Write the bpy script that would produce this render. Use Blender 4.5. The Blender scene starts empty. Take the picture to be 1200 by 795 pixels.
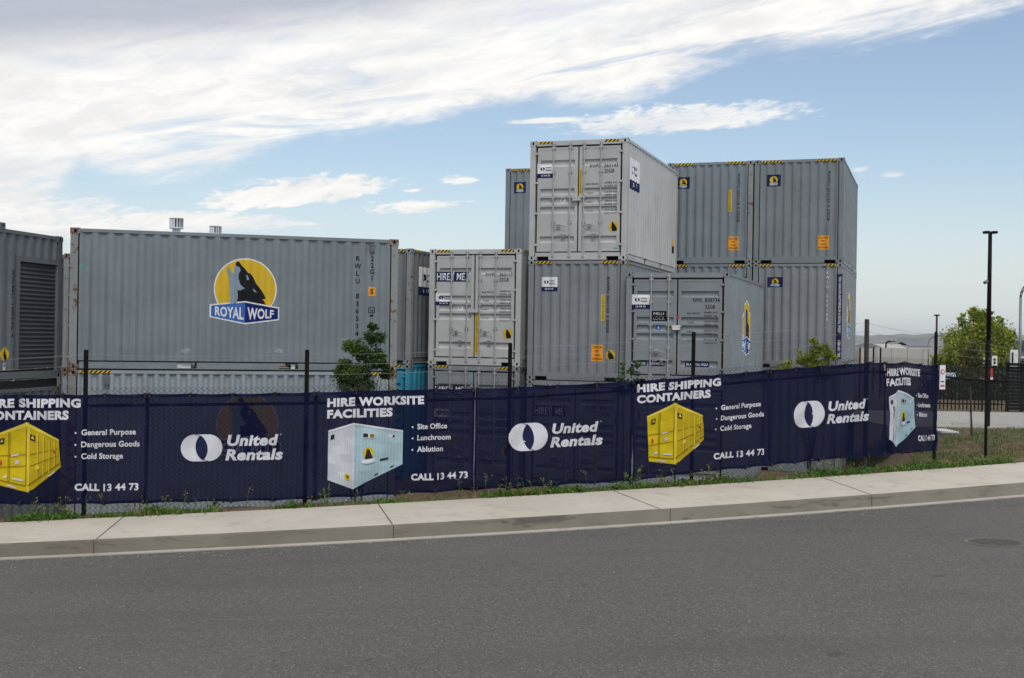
import bpy, bmesh, math, random
import numpy as np
from mathutils import Vector, Matrix
random.seed(7)
S = bpy.context.scene
COL = S.collection
R = math.radians

# ------------------------------------------------------------------ camera
FPX, PITCH, ROLL, CZ = 1421.5, -0.0007, 0.0157, 3.5915
cam = bpy.data.cameras.new('camera'); camo = bpy.data.objects.new('camera', cam); COL.objects.link(camo)
cam.sensor_width = 36.0; cam.lens = FPX * 36.0 / 1200.0; cam.clip_start = 0.1; cam.clip_end = 20000
_F = Vector((0, math.cos(PITCH), math.sin(PITCH))); _U0 = Vector((0, -math.sin(PITCH), math.cos(PITCH))); _R0 = Vector((1, 0, 0))
_c, _s = math.cos(ROLL), math.sin(ROLL)
_Rv = _c * _R0 + _s * _U0; _Uv = -_s * _R0 + _c * _U0
M4 = Matrix(((_Rv.x, _Uv.x, -_F.x, 0), (_Rv.y, _Uv.y, -_F.y, 0), (_Rv.z, _Uv.z, -_F.z, CZ), (0, 0, 0, 1)))
camo.matrix_world = M4
S.camera = camo

# ------------------------------------------------------------------ light and exposure
SUN_EL, SUN_AZ = 52.0, 170.0        # azimuth measured clockwise from the view direction
EXPOSURE = 0.12
HAZE = 0.00018
SKY_STRENGTH = 0.15
sun = bpy.data.lights.new('sun', 'SUN'); suno = bpy.data.objects.new('sun', sun); COL.objects.link(suno)
sun.energy = 1.5; sun.angle = R(16); sun.color = (1.0, 0.94, 0.85)
_sd = Vector((math.sin(R(SUN_AZ)) * math.cos(R(SUN_EL)), math.cos(R(SUN_AZ)) * math.cos(R(SUN_EL)), math.sin(R(SUN_EL))))
suno.rotation_euler = _sd.to_track_quat('Z', 'Y').to_euler()
S.view_settings.view_transform = 'Standard'; S.view_settings.look = 'None'; S.view_settings.gamma = 1
S.view_settings.use_curve_mapping = False; S.view_settings.exposure = EXPOSURE
S.cycles.max_bounces = 8; S.cycles.transparent_max_bounces = 16

world = bpy.data.worlds.new('World'); S.world = world; world.use_nodes = True

class NT:
    """small helper for shader node trees"""
    def __init__(s, tree): s.t = tree
    def n(s, typ, **kw):
        nd = s.t.nodes.new(typ)
        for k, v in kw.items(): setattr(nd, k, v)
        return nd
    def _in(s, sock, v):
        if isinstance(v, bpy.types.NodeSocket): s.t.links.new(v, sock)
        else: sock.default_value = v
    def m(s, op, a, b=0.0, c=None, clamp=False):
        nd = s.n('ShaderNodeMath', operation=op, use_clamp=clamp)
        s._in(nd.inputs[0], a); s._in(nd.inputs[1], b)
        if c is not None: s._in(nd.inputs[2], c)
        return nd.outputs[0]
    def smooth(s, x, a, b, o0=0.0, o1=1.0):
        nd = s.n('ShaderNodeMapRange', interpolation_type='SMOOTHSTEP')
        s._in(nd.inputs['Value'], x); s._in(nd.inputs['From Min'], a); s._in(nd.inputs['From Max'], b)
        s._in(nd.inputs['To Min'], o0); s._in(nd.inputs['To Max'], o1)
        return nd.outputs[0]
    def mix(s, f, a, b, blend='MIX'):
        nd = s.n('ShaderNodeMix', data_type='RGBA', blend_type=blend)
        s._in(nd.inputs[0], f)
        for i, v in ((6, a), (7, b)):
            if isinstance(v, (tuple, list)): v = (*v[:3], 1.0)
            s._in(nd.inputs[i], v)
        return nd.outputs[2]
    def xyz(s, x, y, z):
        nd = s.n('ShaderNodeCombineXYZ'); s._in(nd.inputs[0], x); s._in(nd.inputs[1], y); s._in(nd.inputs[2], z)
        return nd.outputs[0]
    def noise(s, vec, scale, detail=4.0, rough=0.5, dist=0.0, lac=2.0):
        nd = s.n('ShaderNodeTexNoise')
        if vec is not None: s._in(nd.inputs['Vector'], vec)
        s._in(nd.inputs['Scale'], scale); nd.inputs['Detail'].default_value = detail; nd.inputs['Roughness'].default_value = rough
        nd.inputs['Distortion'].default_value = dist; nd.inputs['Lacunarity'].default_value = lac
        return nd.outputs['Fac']
    def mapping(s, vec, scale=(1, 1, 1), loc=(0, 0, 0), rot=(0, 0, 0)):
        nd = s.n('ShaderNodeMapping'); s._in(nd.inputs['Vector'], vec)
        nd.inputs['Scale'].default_value = scale; nd.inputs['Location'].default_value = loc; nd.inputs['Rotation'].default_value = rot
        return nd.outputs[0]

def build_world():
    t = world.node_tree; t.nodes.clear(); N = NT(t)
    out = N.n('ShaderNodeOutputWorld'); bg = N.n('ShaderNodeBackground'); t.links.new(bg.outputs[0], out.inputs[0])
    bg.inputs['Strength'].default_value = SKY_STRENGTH
    sky = N.n('ShaderNodeTexSky', sky_type='NISHITA'); sky.sun_disc = False
    sky.sun_elevation = R(SUN_EL); sky.sun_rotation = R(SUN_AZ); sky.altitude = 200; sky.air_density = 1.0; sky.dust_density = 1.2; sky.ozone_density = 1.6
    tc = N.n('ShaderNodeTexCoord'); sep = N.n('ShaderNodeSeparateXYZ'); t.links.new(tc.outputs['Generated'], sep.inputs[0])
    az = N.m('ARCTAN2', sep.outputs[0], sep.outputs[1]); el = N.m('ARCSINE', sep.outputs[2])
    A = N.m('DEGREES', az); Ed = N.m('DEGREES', el)        # direction in the sky, in degrees
    # wind-stretched coordinates, streaks rise slightly to the right
    v = N.xyz(N.m('MULTIPLY', A, 0.30), N.m('SUBTRACT', Ed, N.m('MULTIPLY', A, 0.16)), 0.0)
    n1 = N.noise(v, 0.55, 7, 0.58, 0.6)
    n2 = N.noise(N.mapping(v, loc=(13, 7, 0)), 1.5, 6, 0.6, 0.9)
    n3 = N.noise(N.mapping(v, loc=(3, 27, 0), scale=(.7, 1, 1)), 0.26, 4, 0.5, 0.3)
    nn = N.m('ADD', N.m('MULTIPLY', N.m('SUBTRACT', n1, 0.5), 5.0), N.m('MULTIPLY', N.m('SUBTRACT', n2, 0.5), 2.2))
    v2 = N.xyz(N.m('MULTIPLY', A, 1.1), N.m('SUBTRACT', N.m('MULTIPLY', Ed, 3.2), N.m('MULTIPLY', A, .4)), 3.0)
    n4 = N.noise(v2, 1.0, 6, .62, .5)
    def px(u, vv):  # measured sky position -> degrees
        a = math.degrees(math.atan2(u - 600, FPX)); h = 396.5 + .0157 * (u - 600)
        return a, math.degrees(math.atan2(h - vv, math.hypot(FPX, u - 600)))
    # lower edge of the cloud deck as a function of azimuth
    edge = [(-60, 300), (0, 282), (55, 245), (80, 196), (160, 214), (235, 207), (290, 190), (350, 160), (430, 152), (520, 140), (640, 120), (720, 122), (800, 100), (860, 76), (1000, 56), (1100, 36), (1200, 6)]
    fc = N.n('ShaderNodeFloatCurve'); cv = fc.mapping.curves[0]
    pts = [(-180, 3.0), (-60, 3.0)] + [px(*e) for e in edge] + [(35, 20.0), (60, 30), (180, 30)]
    cv.points[0].location = ((pts[0][0] + 180) / 360, pts[0][1] / 90); cv.points[1].location = ((pts[-1][0] + 180) / 360, pts[-1][1] / 90)
    for a, e in pts[1:-1]: cv.points.new((a + 180) / 360, e / 90)
    for p in cv.points: p.handle_type = 'VECTOR'
    fc.mapping.update()
    N._in(fc.inputs['Value'], N.m('DIVIDE', N.m('ADD', A, 180), 360))
    edge_e = N.m('MULTIPLY', fc.outputs[0], 90)
    d = N.m('SUBTRACT', Ed, edge_e)
    soft = N.m('ADD', N.m('MULTIPLY', N.m('SUBTRACT', n1, 0.5), 5.0), N.m('MULTIPLY', N.m('SUBTRACT', n2, 0.5), 1.1))
    vs = N.xyz(N.m('MULTIPLY', A, 0.13), N.m('SUBTRACT', Ed, N.m('MULTIPLY', A, 0.17)), 7.0)
    n5 = N.noise(vs, 0.75, 5, .55, .7)
    dens = N.smooth(N.m('ADD', d, N.m('ADD', N.m('MULTIPLY', soft, 0.46), N.m('MULTIPLY', N.m('SUBTRACT', n4, .5), 1.1))), -0.35, 1.0)
    thin = N.m('MULTIPLY', N.smooth(n5, .50, .66), N.smooth(d, 4.6, .6))
    dens = N.m('MULTIPLY', dens, N.m('SUBTRACT', 1.0, N.m('MULTIPLY', thin, .82)))
    nn = N.m('ADD', nn, N.m('MULTIPLY', N.m('SUBTRACT', n4, .5), 1.6))
    npf = N.m('ADD', N.m('MULTIPLY', N.m('SUBTRACT', n4, .5), 4.5), N.m('MULTIPLY', N.m('SUBTRACT', n2, 0.5), 2.0))
    def puff(u, vv, su, sv, tilt=0.0, soft=0.95, amp=.52):
        a, e = px(u, vv); k = math.degrees(1 / FPX)
        da = N.m('SUBTRACT', A, a); de = N.m('SUBTRACT', N.m('SUBTRACT', Ed, e), N.m('MULTIPLY', da, tilt))
        # flat base, rounded top
        de = N.m('MAXIMUM', de, N.m('MULTIPLY', de, -1.5))
        r2 = N.m('ADD', N.m('POWER', N.m('DIVIDE', N.m('ABSOLUTE', da), su * k), 2.0), N.m('POWER', N.m('DIVIDE', de, sv * k), 2.0))
        f = N.m('ADD', N.m('SUBTRACT', 1.0, r2), N.m('MULTIPLY', npf, amp))
        return N.smooth(f, 0.0, soft)
    puffs = [puff(40, 258, 175, 36, -.05), puff(345, 228, 125, 22, .14, .6), puff(225, 262, 125, 16, .03, .6), puff(800, 142, 165, 22, .06, .9, .55),
             puff(640, 142, 60, 5, .05, .9, .3), puff(478, 244, 66, 11, .08, 1.1, .85), puff(531, 212, 28, 7, .03, 1.1, .9), puff(480, 223, 15, 5, 0, 1.1, .9),
             puff(1042, 205, 16, 5, .0, 1.2, .5), puff(1005, 199, 14, 5, .1, 1.2, .5), puff(330, 262, 45, 4, .0, .8, .4)]
    for p in puffs: dens = N.m('MAXIMUM', dens, p)
    # cloud colours: sunlit white, with a grey underside to the upper left and thin bluish streaks
    und = N.m('SUBTRACT', Ed, N.m('ADD', 12.0, N.m('MULTIPLY', N.m('ADD', A, 23.0), 0.17)))
    und = N.smooth(N.m('ADD', und, N.m('MULTIPLY', nn, 0.30)), -1.0, 1.1)
    und = N.m('MULTIPLY', und, N.smooth(A, 6.0, -8.0))
    streak = N.smooth(N.m('ADD', N.noise(N.mapping(vs, loc=(4, 9, 0)), .55, 5, .55, .6), N.m('MULTIPLY', N.m('SUBTRACT', n1, .5), 0.35)), 0.47, 0.72)
    white = N.mix(N.smooth(N.m('ADD', N.m('MULTIPLY', n2, .45), N.m('MULTIPLY', n1, .55)), 0.36, 0.62), (5.5, 5.45, 5.4), (6.5, 6.38, 6.15))
    cc = N.mix(N.m('MULTIPLY', streak, 0.62), white, (3.9, 4.35, 5.1))
    cc = N.mix(N.m('MULTIPLY', und, 0.85), cc, (2.7, 2.95, 3.6))
    base = N.mix(1.0, sky.outputs[0], (.88, .845, .81), 'MULTIPLY')
    # thin veil of high cloud whitening the sky towards the horizon
    veil = N.smooth(Ed, 9.0, 0.0, 0.06, 0.66)
    base = N.mix(veil, base, (4.75, 5.2, 5.5))
    c = N.mix(dens, base, cc)
    t.links.new(c, bg.inputs['Color'])
build_world()

# ------------------------------------------------------------------ pixel <-> world helpers (photo measurements turned into real positions)
def ray(u, v):
    u, v = float(u), float(v)
    du, dv = u - 600, v - 397.5
    a = _c * du + _s * dv; b = -_s * du + _c * dv
    return (a / FPX) * _R0 + _F - (b / FPX) * _U0
CP = Vector((0, 0, CZ))
def P(u, v, d):
    r = ray(u, v); return CP + r * (float(d) / r.y)
def Pz(u, v, z):
    r = ray(u, v); return CP + r * ((float(z) - CZ) / r.z)

# ------------------------------------------------------------------ materials
def mat(name):
    m = bpy.data.materials.new(name); m.use_nodes = True; t = m.node_tree
    b = t.nodes['Principled BSDF']; return m, NT(t), b
def plain(name, col, rough=0.5, metal=0.0, var=0.12, scale=6.0):
    m, N, b = mat(name)
    tc = N.n('ShaderNodeTexCoord'); n = N.noise(tc.outputs['Object'], scale, 5, .6)
    k = N.smooth(n, .3, .7)
    c = N.mix(k, tuple(x * (1 - var) for x in col), tuple(min(1, x * (1 + var)) for x in col))
    N._in(b.inputs['Base Color'], c); b.inputs['Roughness'].default_value = rough; b.inputs['Metallic'].default_value = metal
    return m
def paint(name, col, rough=0.42, dirt=0.35, rust=0.0):
    """old container paint: chalking, streaks of grime, small dents, a little rust"""
    m, N, b = mat(name)
    geo = N.n('ShaderNodeNewGeometry'); tc = N.n('ShaderNodeTexCoord'); oi = N.n('ShaderNodeObjectInfo')
    off = N.n('ShaderNodeVectorMath', operation='ADD'); N._in(off.inputs[0], tc.outputs['Object'])
    N._in(off.inputs[1], N.xyz(N.m('MULTIPLY', oi.outputs['Random'], 50), N.m('MULTIPLY', oi.outputs['Random'], 31), 0))
    v = off.outputs[0]
    big = N.smooth(N.noise(v, 0.9, 4, .55), .3, .7)
    c = N.mix(big, tuple(x * .92 for x in col), tuple(x * 1.07 for x in col))
    st = N.noise(N.mapping(v, scale=(7, 7, .35)), 1.0, 6, .65)
    c = N.mix(N.m('MULTIPLY', N.smooth(st, .52, .75), dirt), c, tuple(x * f for x, f in zip(col, (.62, .58, .52))))
    st2 = N.noise(N.mapping(v, scale=(11, 11, .5), loc=(5, 5, 5)), 1.0, 5, .6)
    c = N.mix(N.m('MULTIPLY', N.smooth(st2, .58, .8), dirt * .7), c, tuple(min(1, x * 1.35) for x in col))
    fl = N.noise(v, 23, 4, .7)
    c = N.mix(N.m('MULTIPLY', N.smooth(fl, .70, .76), .55), c, tuple(min(1, x * 1.4) for x in col))
    if rust > 0:
        rn = N.noise(v, 9.0, 6, .65)
        rr = N.m('ADD', rn, N.m('MULTIPLY', N.m('SUBTRACT', N.noise(v, 1.6, 3), .5), .6))
        c = N.mix(N.smooth(rr, .62 - rust * .25, .70 - rust * .18), c, (.14, .055, .022))
    N._in(b.inputs['Base Color'], c)
    N._in(b.inputs['Roughness'], N.smooth(N.noise(v, 3.1, 4), .3, .7, rough - .06, rough + .14))
    bp = N.n('ShaderNodeBump'); bp.inputs['Strength'].default_value = 0.6; bp.inputs['Distance'].default_value = 0.05
    N._in(bp.inputs['Height'], N.m('ADD', N.noise(v, 1.5, 3, .5), N.m('MULTIPLY', N.noise(v, 40, 3), .02)))
    t = m.node_tree; t.links.new(bp.outputs[0], b.inputs['Normal'])
    return m

MT = {}
MT['blue_grey'] = paint('blue_grey_paint', (0.191, 0.224, 0.248))
MT['light_grey'] = paint('light_grey_paint', (0.465, 0.474, 0.470), dirt=.2)
MT['mid_grey'] = paint('mid_grey_paint', (0.233, 0.264, 0.286), dirt=.3)
MT['dark_grey'] = paint('dark_grey_paint', (.125, .14, .155), dirt=.3)
MT['pale_blue'] = paint('faded_blue_grey_paint', (0.291, 0.339, 0.373), dirt=.35)
MT['blue_grey_b'] = paint('cool_grey_paint', (0.185, 0.211, 0.228), dirt=.45)
MT['blue_grey_c'] = paint('warm_blue_grey_paint', (0.211, 0.233, 0.251), dirt=.25)
MT['shade_grey'] = paint('shaded_grey_paint', (.15, .165, .175), dirt=.4)  # grey darkened so the colour carries the shade of the narrow corridor
MT['shutter'] = paint('shutter_paint', (.05, .057, .065), dirt=.2)
MT['turquoise'] = paint('turquoise_paint', (.035, .26, .40), dirt=.35)
MT['rusty'] = paint('rusty_steel', (.25, .24, .22), rough=.65, rust=.95, dirt=.6)
MT['post_worn'] = paint('worn_post_paint', (0.234, 0.252, 0.252), rust=.19, dirt=.7)
MT['black'] = plain('black_rubber', (.008, .008, .009), .7)
MT['hole'] = plain('black_opening', (.006, .006, .006), .9)
MT['steel'] = plain('galvanised_bar', (.42, .43, .43), .38, .35, .15, 12)
MT['pale'] = plain('pale_plate', (.72, .72, .70), .5)
MT['white_ink'] = plain('white_vinyl', (.74, .75, .77), .45, 0, .04)
MT['navy_ink'] = plain('navy_vinyl', (.012, .018, .075), .4, 0, .1)
MT['blue_ink'] = plain('blue_vinyl', (.03, .13, .42), .4, 0, .1)
MT['deep_blue_ink'] = plain('deep_blue_vinyl', (.010, .016, .14), .4, 0, .1)
MT['yellow_ink'] = plain('yellow_vinyl', (.66, .43, .005), .4, 0, .06)
MT['orange_ink'] = plain('orange_vinyl', (.80, .33, .012), .45, 0, .06)
MT['black_ink'] = plain('black_vinyl', (.012, .013, .016), .5, 0, .1)
for _k in ('black_ink', 'navy_ink', 'deep_blue_ink'): MT[_k].node_tree.nodes['Principled BSDF'].inputs['Specular IOR Level'].default_value = .12
MT['grey_ink'] = plain('grey_vinyl', (.22, .30, .40), .45, 0, .06)
MT['red_ink'] = plain('red_vinyl', (.5, .03, .025), .45, 0, .06)
MT['green_ink'] = plain('green_vinyl', (.03, .38, .22), .45, 0, .06)
MT['post'] = plain('black_powder_coat', (.009, .0085, .009), .6, 0, .3, 20); MT['post'].node_tree.nodes['Principled BSDF'].inputs['Specular IOR Level'].default_value = .06
MT['corner_post'] = plain('weathered_corner_post', (.035, .022, .018), .6, 0, .3, 9)
MT['wire'] = plain('black_coated_wire', (.03, .031, .033), .5, .2)
MT['galv_wire'] = plain('galvanised_wire', (.33, .33, .33), .45, .6)
MT['tie'] = plain('black_cable_tie', (.01, .01, .01), .5)
MT['alu'] = plain('aluminium_cowl', (.68, .70, .73), .5, .25, .1)
MT['pole_grey'] = plain('galvanised_pole', (.20, .21, .225), .5, .3)
MT['bark'] = plain('bark', (.06, .045, .035), .9, 0, .4, 25)
MT['wall_tilt'] = plain('tilt_panel_concrete', (.42, .41, .39), .85, 0, .08, .6)
MT['building'] = plain('grey_cladding', (.13, .145, .17), .6, 0, .1, 1)
MT['building_dark'] = plain('dark_cladding', (.05, .055, .065), .5, 0, .1, 1)
MT['glass'] = plain('window_glass', (.04, .05, .06), .08)
MT['timber'] = plain('old_timber', (.09, .07, .055), .9, 0, .35, 14)

def banner_fabric(name, col, transp, rough=.75):
    m, N, b = mat(name); t = m.node_tree
    tc = N.n('ShaderNodeTexCoord')
    n = N.noise(tc.outputs['Object'], 2.2, 5, .6)
    c = N.mix(N.smooth(n, .3, .75), tuple(x * .85 for x in col), tuple(min(1, x * 1.18) for x in col))
    n2 = N.noise(tc.outputs['Object'], 160, 2, .5)
    c = N.mix(N.m('MULTIPLY', N.smooth(n2, .45, .7), .35), c, tuple(x * .7 for x in col))
    N._in(b.inputs['Base Color'], c); b.inputs['Roughness'].default_value = rough
    b.inputs['Specular IOR Level'].default_value = .09
    tr = N.n('ShaderNodeBsdfTransparent'); mx = N.n('ShaderNodeMixShader'); mx.inputs[0].default_value = transp
    t.links.new(b.outputs[0], mx.inputs[1]); t.links.new(tr.outputs[0], mx.inputs[2])
    t.links.new(mx.outputs[0], t.nodes['Material Output'].inputs['Surface'])
    return m
MT['banner'] = banner_fabric('navy_mesh_fabric', (.0016, .0032, .028), .085, .6)
MT['hem'] = banner_fabric('navy_hem', (.005, .0075, .036), .03, .55)
MT['b_white'] = banner_fabric('printed_white', (.66, .67, .72), .05)
MT['b_yellow'] = banner_fabric('printed_yellow', (.62, .46, .012), .05)
MT['b_yellow_d'] = banner_fabric('printed_dark_yellow', (.50, .36, .010), .05)
MT['b_yellow_l'] = banner_fabric('printed_pale_yellow', (.70, .55, .06), .05)
MT['b_ochre'] = banner_fabric('printed_ochre', (.22, .15, .01), .05)
MT['b_ice'] = banner_fabric('printed_ice_blue', (.42, .57, .63), .05)
MT['b_ice_d'] = banner_fabric('printed_ice_shade', (.36, .51, .57), .05)
MT['b_grey'] = banner_fabric('printed_pale_grey', (.56, .60, .66), .05)
MT['b_navy'] = banner_fabric('printed_navy', (.010, .013, .06), .10)
MT['b_black'] = banner_fabric('printed_black', (.02, .02, .025), .05)
MT['b_red'] = banner_fabric('printed_red', (.5, .04, .03), .05)

def asphalt():
    m, N, b = mat('asphalt'); t = m.node_tree
    geo = N.n('ShaderNodeNewGeometry'); v = geo.outputs['Position']
    vor = N.n('ShaderNodeTexVoronoi'); N._in(vor.inputs['Vector'], v); vor.inputs['Scale'].default_value = 100
    sp = N.n('ShaderNodeSeparateColor'); t.links.new(vor.outputs['Color'], sp.inputs[0])
    c = N.mix(N.smooth(sp.outputs[0], .1, .9), (.062, .059, .056), (.138, .131, .123))
    c = N.mix(N.smooth(sp.outputs[1], .95, .98), c, (.29, .275, .25))
    c = N.mix(N.m('MULTIPLY', N.smooth(N.noise(v, 30, 4, .65), .50, .66), .6), c, (.055, .052, .049))
    big = N.noise(v, .35, 5, .6)
    c = N.mix(N.m('MULTIPLY', N.smooth(big, .35, .75), .32), c, (.140, .130, .118))
    # wheel-worn bands that follow the road, patches of darker binder and a few drips
    wave = N.noise(N.mapping(v, scale=(.10, .75, 1), rot=(0, 0, R(-15))), 1.6, 3, .5)
    c = N.mix(N.m('MULTIPLY', N.smooth(wave, .50, .66), .30), c, (.075, .071, .068))
    dk = N.noise(N.mapping(v, scale=(.35, 1.2, 1), rot=(0, 0, R(-14))), .9, 6, .65)
    c = N.mix(N.m('MULTIPLY', N.smooth(dk, .56, .78), .35), c, (.062, .059, .057))
    dr = N.noise(v, 3.3, 3, .5)
    c = N.mix(N.m('MULTIPLY', N.smooth(dr, .70, .76), .55), c, (.035, .034, .034))
    crk = N.n('ShaderNodeTexVoronoi', feature='DISTANCE_TO_EDGE'); N._in(crk.inputs['Vector'], N.n('ShaderNodeVectorMath', operation='ADD').outputs[0]); crk.inputs['Scale'].default_value = .22
    va = crk.inputs['Vector'].links[0].from_node; N._in(va.inputs[0], v); nz = N.n('ShaderNodeTexNoise'); N._in(nz.inputs['Vector'], v); nz.inputs['Scale'].default_value = 1.4; nz.inputs['Detail'].default_value = 6; N._in(va.inputs[1], nz.outputs['Color'])
    gate = N.smooth(N.noise(v, .28, 2), .55, .66)
    c = N.mix(N.m('MULTIPLY', N.smooth(crk.outputs['Distance'], .0035, .001), N.m('MULTIPLY', gate, .7)), c, (.03, .029, .028))
    N._in(b.inputs['Base Color'], c); b.inputs['Roughness'].default_value = .88
    bp = N.n('ShaderNodeBump'); bp.inputs['Strength'].default_value = .7; bp.inputs['Distance'].default_value = .006
    N._in(bp.inputs['Height'], N.m('ADD', sp.outputs[2], N.noise(v, 60, 3))); t.links.new(bp.outputs[0], b.inputs['Normal'])
    return m
def concrete(name, a, c2, stain=.5, streak=False):
    m, N, b = mat(name); t = m.node_tree
    geo = N.n('ShaderNodeNewGeometry'); v = geo.outputs['Position']
    c = N.mix(N.smooth(N.noise(v, 1.1, 6, .6), .3, .7), a, c2)
    c = N.mix(N.m('MULTIPLY', N.smooth(N.noise(v, 120, 3, .6), .5, .75), .3), c, tuple(x * .7 for x in a))
    vv = N.mapping(v, scale=(.8, .8, 5)) if streak else v
    st = N.noise(vv, 1.9 if streak else 2.6, 7, .68, .5)
    c = N.mix(N.m('MULTIPLY', N.smooth(st, .52, .68), stain), c, tuple(x * .42 for x in a))
    N._in(b.inputs['Base Color'], c); b.inputs['Roughness'].default_value = .9
    bp = N.n('ShaderNodeBump'); bp.inputs['Strength'].default_value = .4; bp.inputs['Distance'].default_value = .006
    N._in(bp.inputs['Height'], N.noise(v, 45, 5, .65)); t.links.new(bp.outputs[0], b.inputs['Normal'])
    return m
def soil():
    m, N, b = mat('dry_soil'); t = m.node_tree
    geo = N.n('ShaderNodeNewGeometry'); v = geo.outputs['Position']
    c = N.mix(N.smooth(N.noise(v, .7, 6, .62), .35, .7), (.115, .072, .040), (.19, .135, .075))
    c = N.mix(N.smooth(N.noise(v, 8, 5, .7), .50, .70), c, (.075, .05, .03))
    c = N.mix(N.m('MULTIPLY', N.smooth(N.noise(N.mapping(v, loc=(9, 3, 0)), .55, 6, .65), .50, .66), .7), c, (.085, .095, .025))
    c = N.mix(N.m('MULTIPLY', N.smooth(N.noise(v, 55, 3, .6), .58, .72), .6), c, (.30, .26, .20))
    N._in(b.inputs['Base Color'], c); b.inputs['Roughness'].default_value = .95
    bp = N.n('ShaderNodeBump'); bp.inputs['Strength'].default_value = .8; bp.inputs['Distance'].default_value = .03
    N._in(bp.inputs['Height'], N.noise(v, 14, 6, .7)); t.links.new(bp.outputs[0], b.inputs['Normal'])
    return m
def leafy(name, ca, cb, cc=None, rough=.55, trans=.25):
    m, N, b = mat(name); t = m.node_tree
    geo = N.n('ShaderNodeNewGeometry'); r = geo.outputs['Random Per Island']
    c = N.mix(r, ca, cb)
    if cc: c = N.mix(N.smooth(N.noise(geo.outputs['Position'], 1.6, 3), .45, .65), c, cc)
    N._in(b.inputs['Base Color'], c); b.inputs['Roughness'].default_value = rough
    tl = N.n('ShaderNodeBsdfTranslucent'); N._in(tl.inputs[0], c); mx = N.n('ShaderNodeMixShader'); mx.inputs[0].default_value = trans
    t.links.new(b.outputs[0], mx.inputs[1]); t.links.new(tl.outputs[0], mx.inputs[2]); t.links.new(mx.outputs[0], t.nodes['Material Output'].inputs['Surface'])
    return m
MT['asphalt'] = asphalt()
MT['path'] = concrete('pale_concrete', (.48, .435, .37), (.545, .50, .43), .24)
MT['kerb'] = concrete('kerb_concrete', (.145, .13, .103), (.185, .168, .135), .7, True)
MT['lip'] = concrete('gutter_lip', (.36, .33, .285), (.44, .405, .35), .45)
MT['drive'] = concrete('driveway_concrete', (.45, .43, .40), (.52, .50, .47), .2)
MT['soil'] = soil()
MT['iron'] = plain('cast_iron', (.10, .092, .085), .85, .1, .4, 30)
MT['leaf_shrub'] = leafy('shrub_leaves', (.016, .045, .008), (.05, .10, .014), (.085, .14, .016))
MT['leaf_tree'] = leafy('bright_tree_leaves', (.17, .23, .016), (.46, .48, .04), (.14, .21, .018))
MT['leaf_brown'] = leafy('olive_brown_leaves', (.075, .065, .012), (.12, .11, .02), (.06, .075, .014))
MT['leaf_hedge'] = leafy('dark_hedge_leaves', (.010, .026, .008), (.03, .055, .014))
MT['weed'] = leafy('weed_leaves', (.045, .13, .010), (.13, .24, .02), (.07, .14, .015))
MT['straw'] = leafy('straw', (.20, .15, .06), (.30, .24, .11))
MT['petal'] = leafy('yellow_petals', (.75, .50, .01), (.80, .62, .05))
MT['hill'] = plain('hill_scrub', (.11, .115, .085), .95, 0, .75, .006)

# ------------------------------------------------------------------ mesh helpers
class MB:
    def __init__(s): s.v = []; s.f = []; s.mi = []; s.mats = []; s.cur = 0
    def use(s, m):
        if m not in s.mats: s.mats.append(m)
        s.cur = s.mats.index(m); return s
    def face(s, pts):
        i = len(s.v); s.v += [tuple(p) for p in pts]; s.f.append(tuple(range(i, i + len(pts)))); s.mi.append(s.cur)
    def box(s, x0, x1, y0, y1, z0, z1):
        i = len(s.v)
        s.v += [(x0, y0, z0), (x1, y0, z0), (x1, y1, z0), (x0, y1, z0), (x0, y0, z1), (x1, y0, z1), (x1, y1, z1), (x0, y1, z1)]
        for q in ((0, 3, 2, 1), (4, 5, 6, 7), (0, 1, 5, 4), (1, 2, 6, 5), (2, 3, 7, 6), (3, 0, 4, 7)):
            s.f.append(tuple(i + k for k in q)); s.mi.append(s.cur)
        return s
    def tube(s, p, q, r, n=6, r2=None, cap=True):
        p = Vector(p); q = Vector(q); r2 = r if r2 is None else r2
        d = (q - p)
        if d.length < 1e-9: return s
        d.normalize(); a = d.orthogonal().normalized(); b = d.cross(a); i = len(s.v)
        for k in range(n):
            w = 2 * math.pi * k / n; o = a * math.cos(w) + b * math.sin(w)
            s.v.append(tuple(p + o * r)); s.v.append(tuple(q + o * r2))
        for k in range(n):
            k2 = (k + 1) % n
            s.f.append((i + 2 * k, i + 2 * k2, i + 2 * k2 + 1, i + 2 * k + 1)); s.mi.append(s.cur)
        if cap:
            s.f.append(tuple(i + 2 * k for k in reversed(range(n)))); s.mi.append(s.cur)
            s.f.append(tuple(i + 2 * k + 1 for k in range(n))); s.mi.append(s.cur)
        return s
    def path(s, pts, r, n=6):
        for a, b in zip(pts[:-1], pts[1:]): s.tube(a, b, r, n)
        return s
    def mesh(s, name, smooth=False):
        me = bpy.data.meshes.new(name); me.from_pydata(s.v, [], s.f); 
        for m in s.mats: me.materials.append(m)
        if s.mats: me.polygons.foreach_set('material_index', s.mi)
        if smooth: me.polygons.foreach_set('use_smooth', [True] * len(me.polygons))
        me.update(); return me
def link(name, me, parent=None, loc=(0, 0, 0)):
    o = bpy.data.objects.new(name, me); COL.objects.link(o); o.location = loc
    if parent is not None: o.parent = parent
    return o
def tag(o, label=None, cat=None, group=None, kind=None):
    if label: o['label'] = label
    if cat: o['category'] = cat
    if group: o['group'] = group
    if kind: o['kind'] = kind
    return o
def thing(name, label, cat, loc=(0, 0, 0), rotz=0.0, group=None):
    o = bpy.data.objects.new(name, None); COL.objects.link(o); o.location = loc; o.rotation_euler = (0, 0, rotz)
    o.empty_display_size = .3
    return tag(o, label, cat, group)
def smoothstep(a, b, x):
    t = min(1, max(0, (x - a) / (b - a))); return t * t * (3 - 2 * t)

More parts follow.
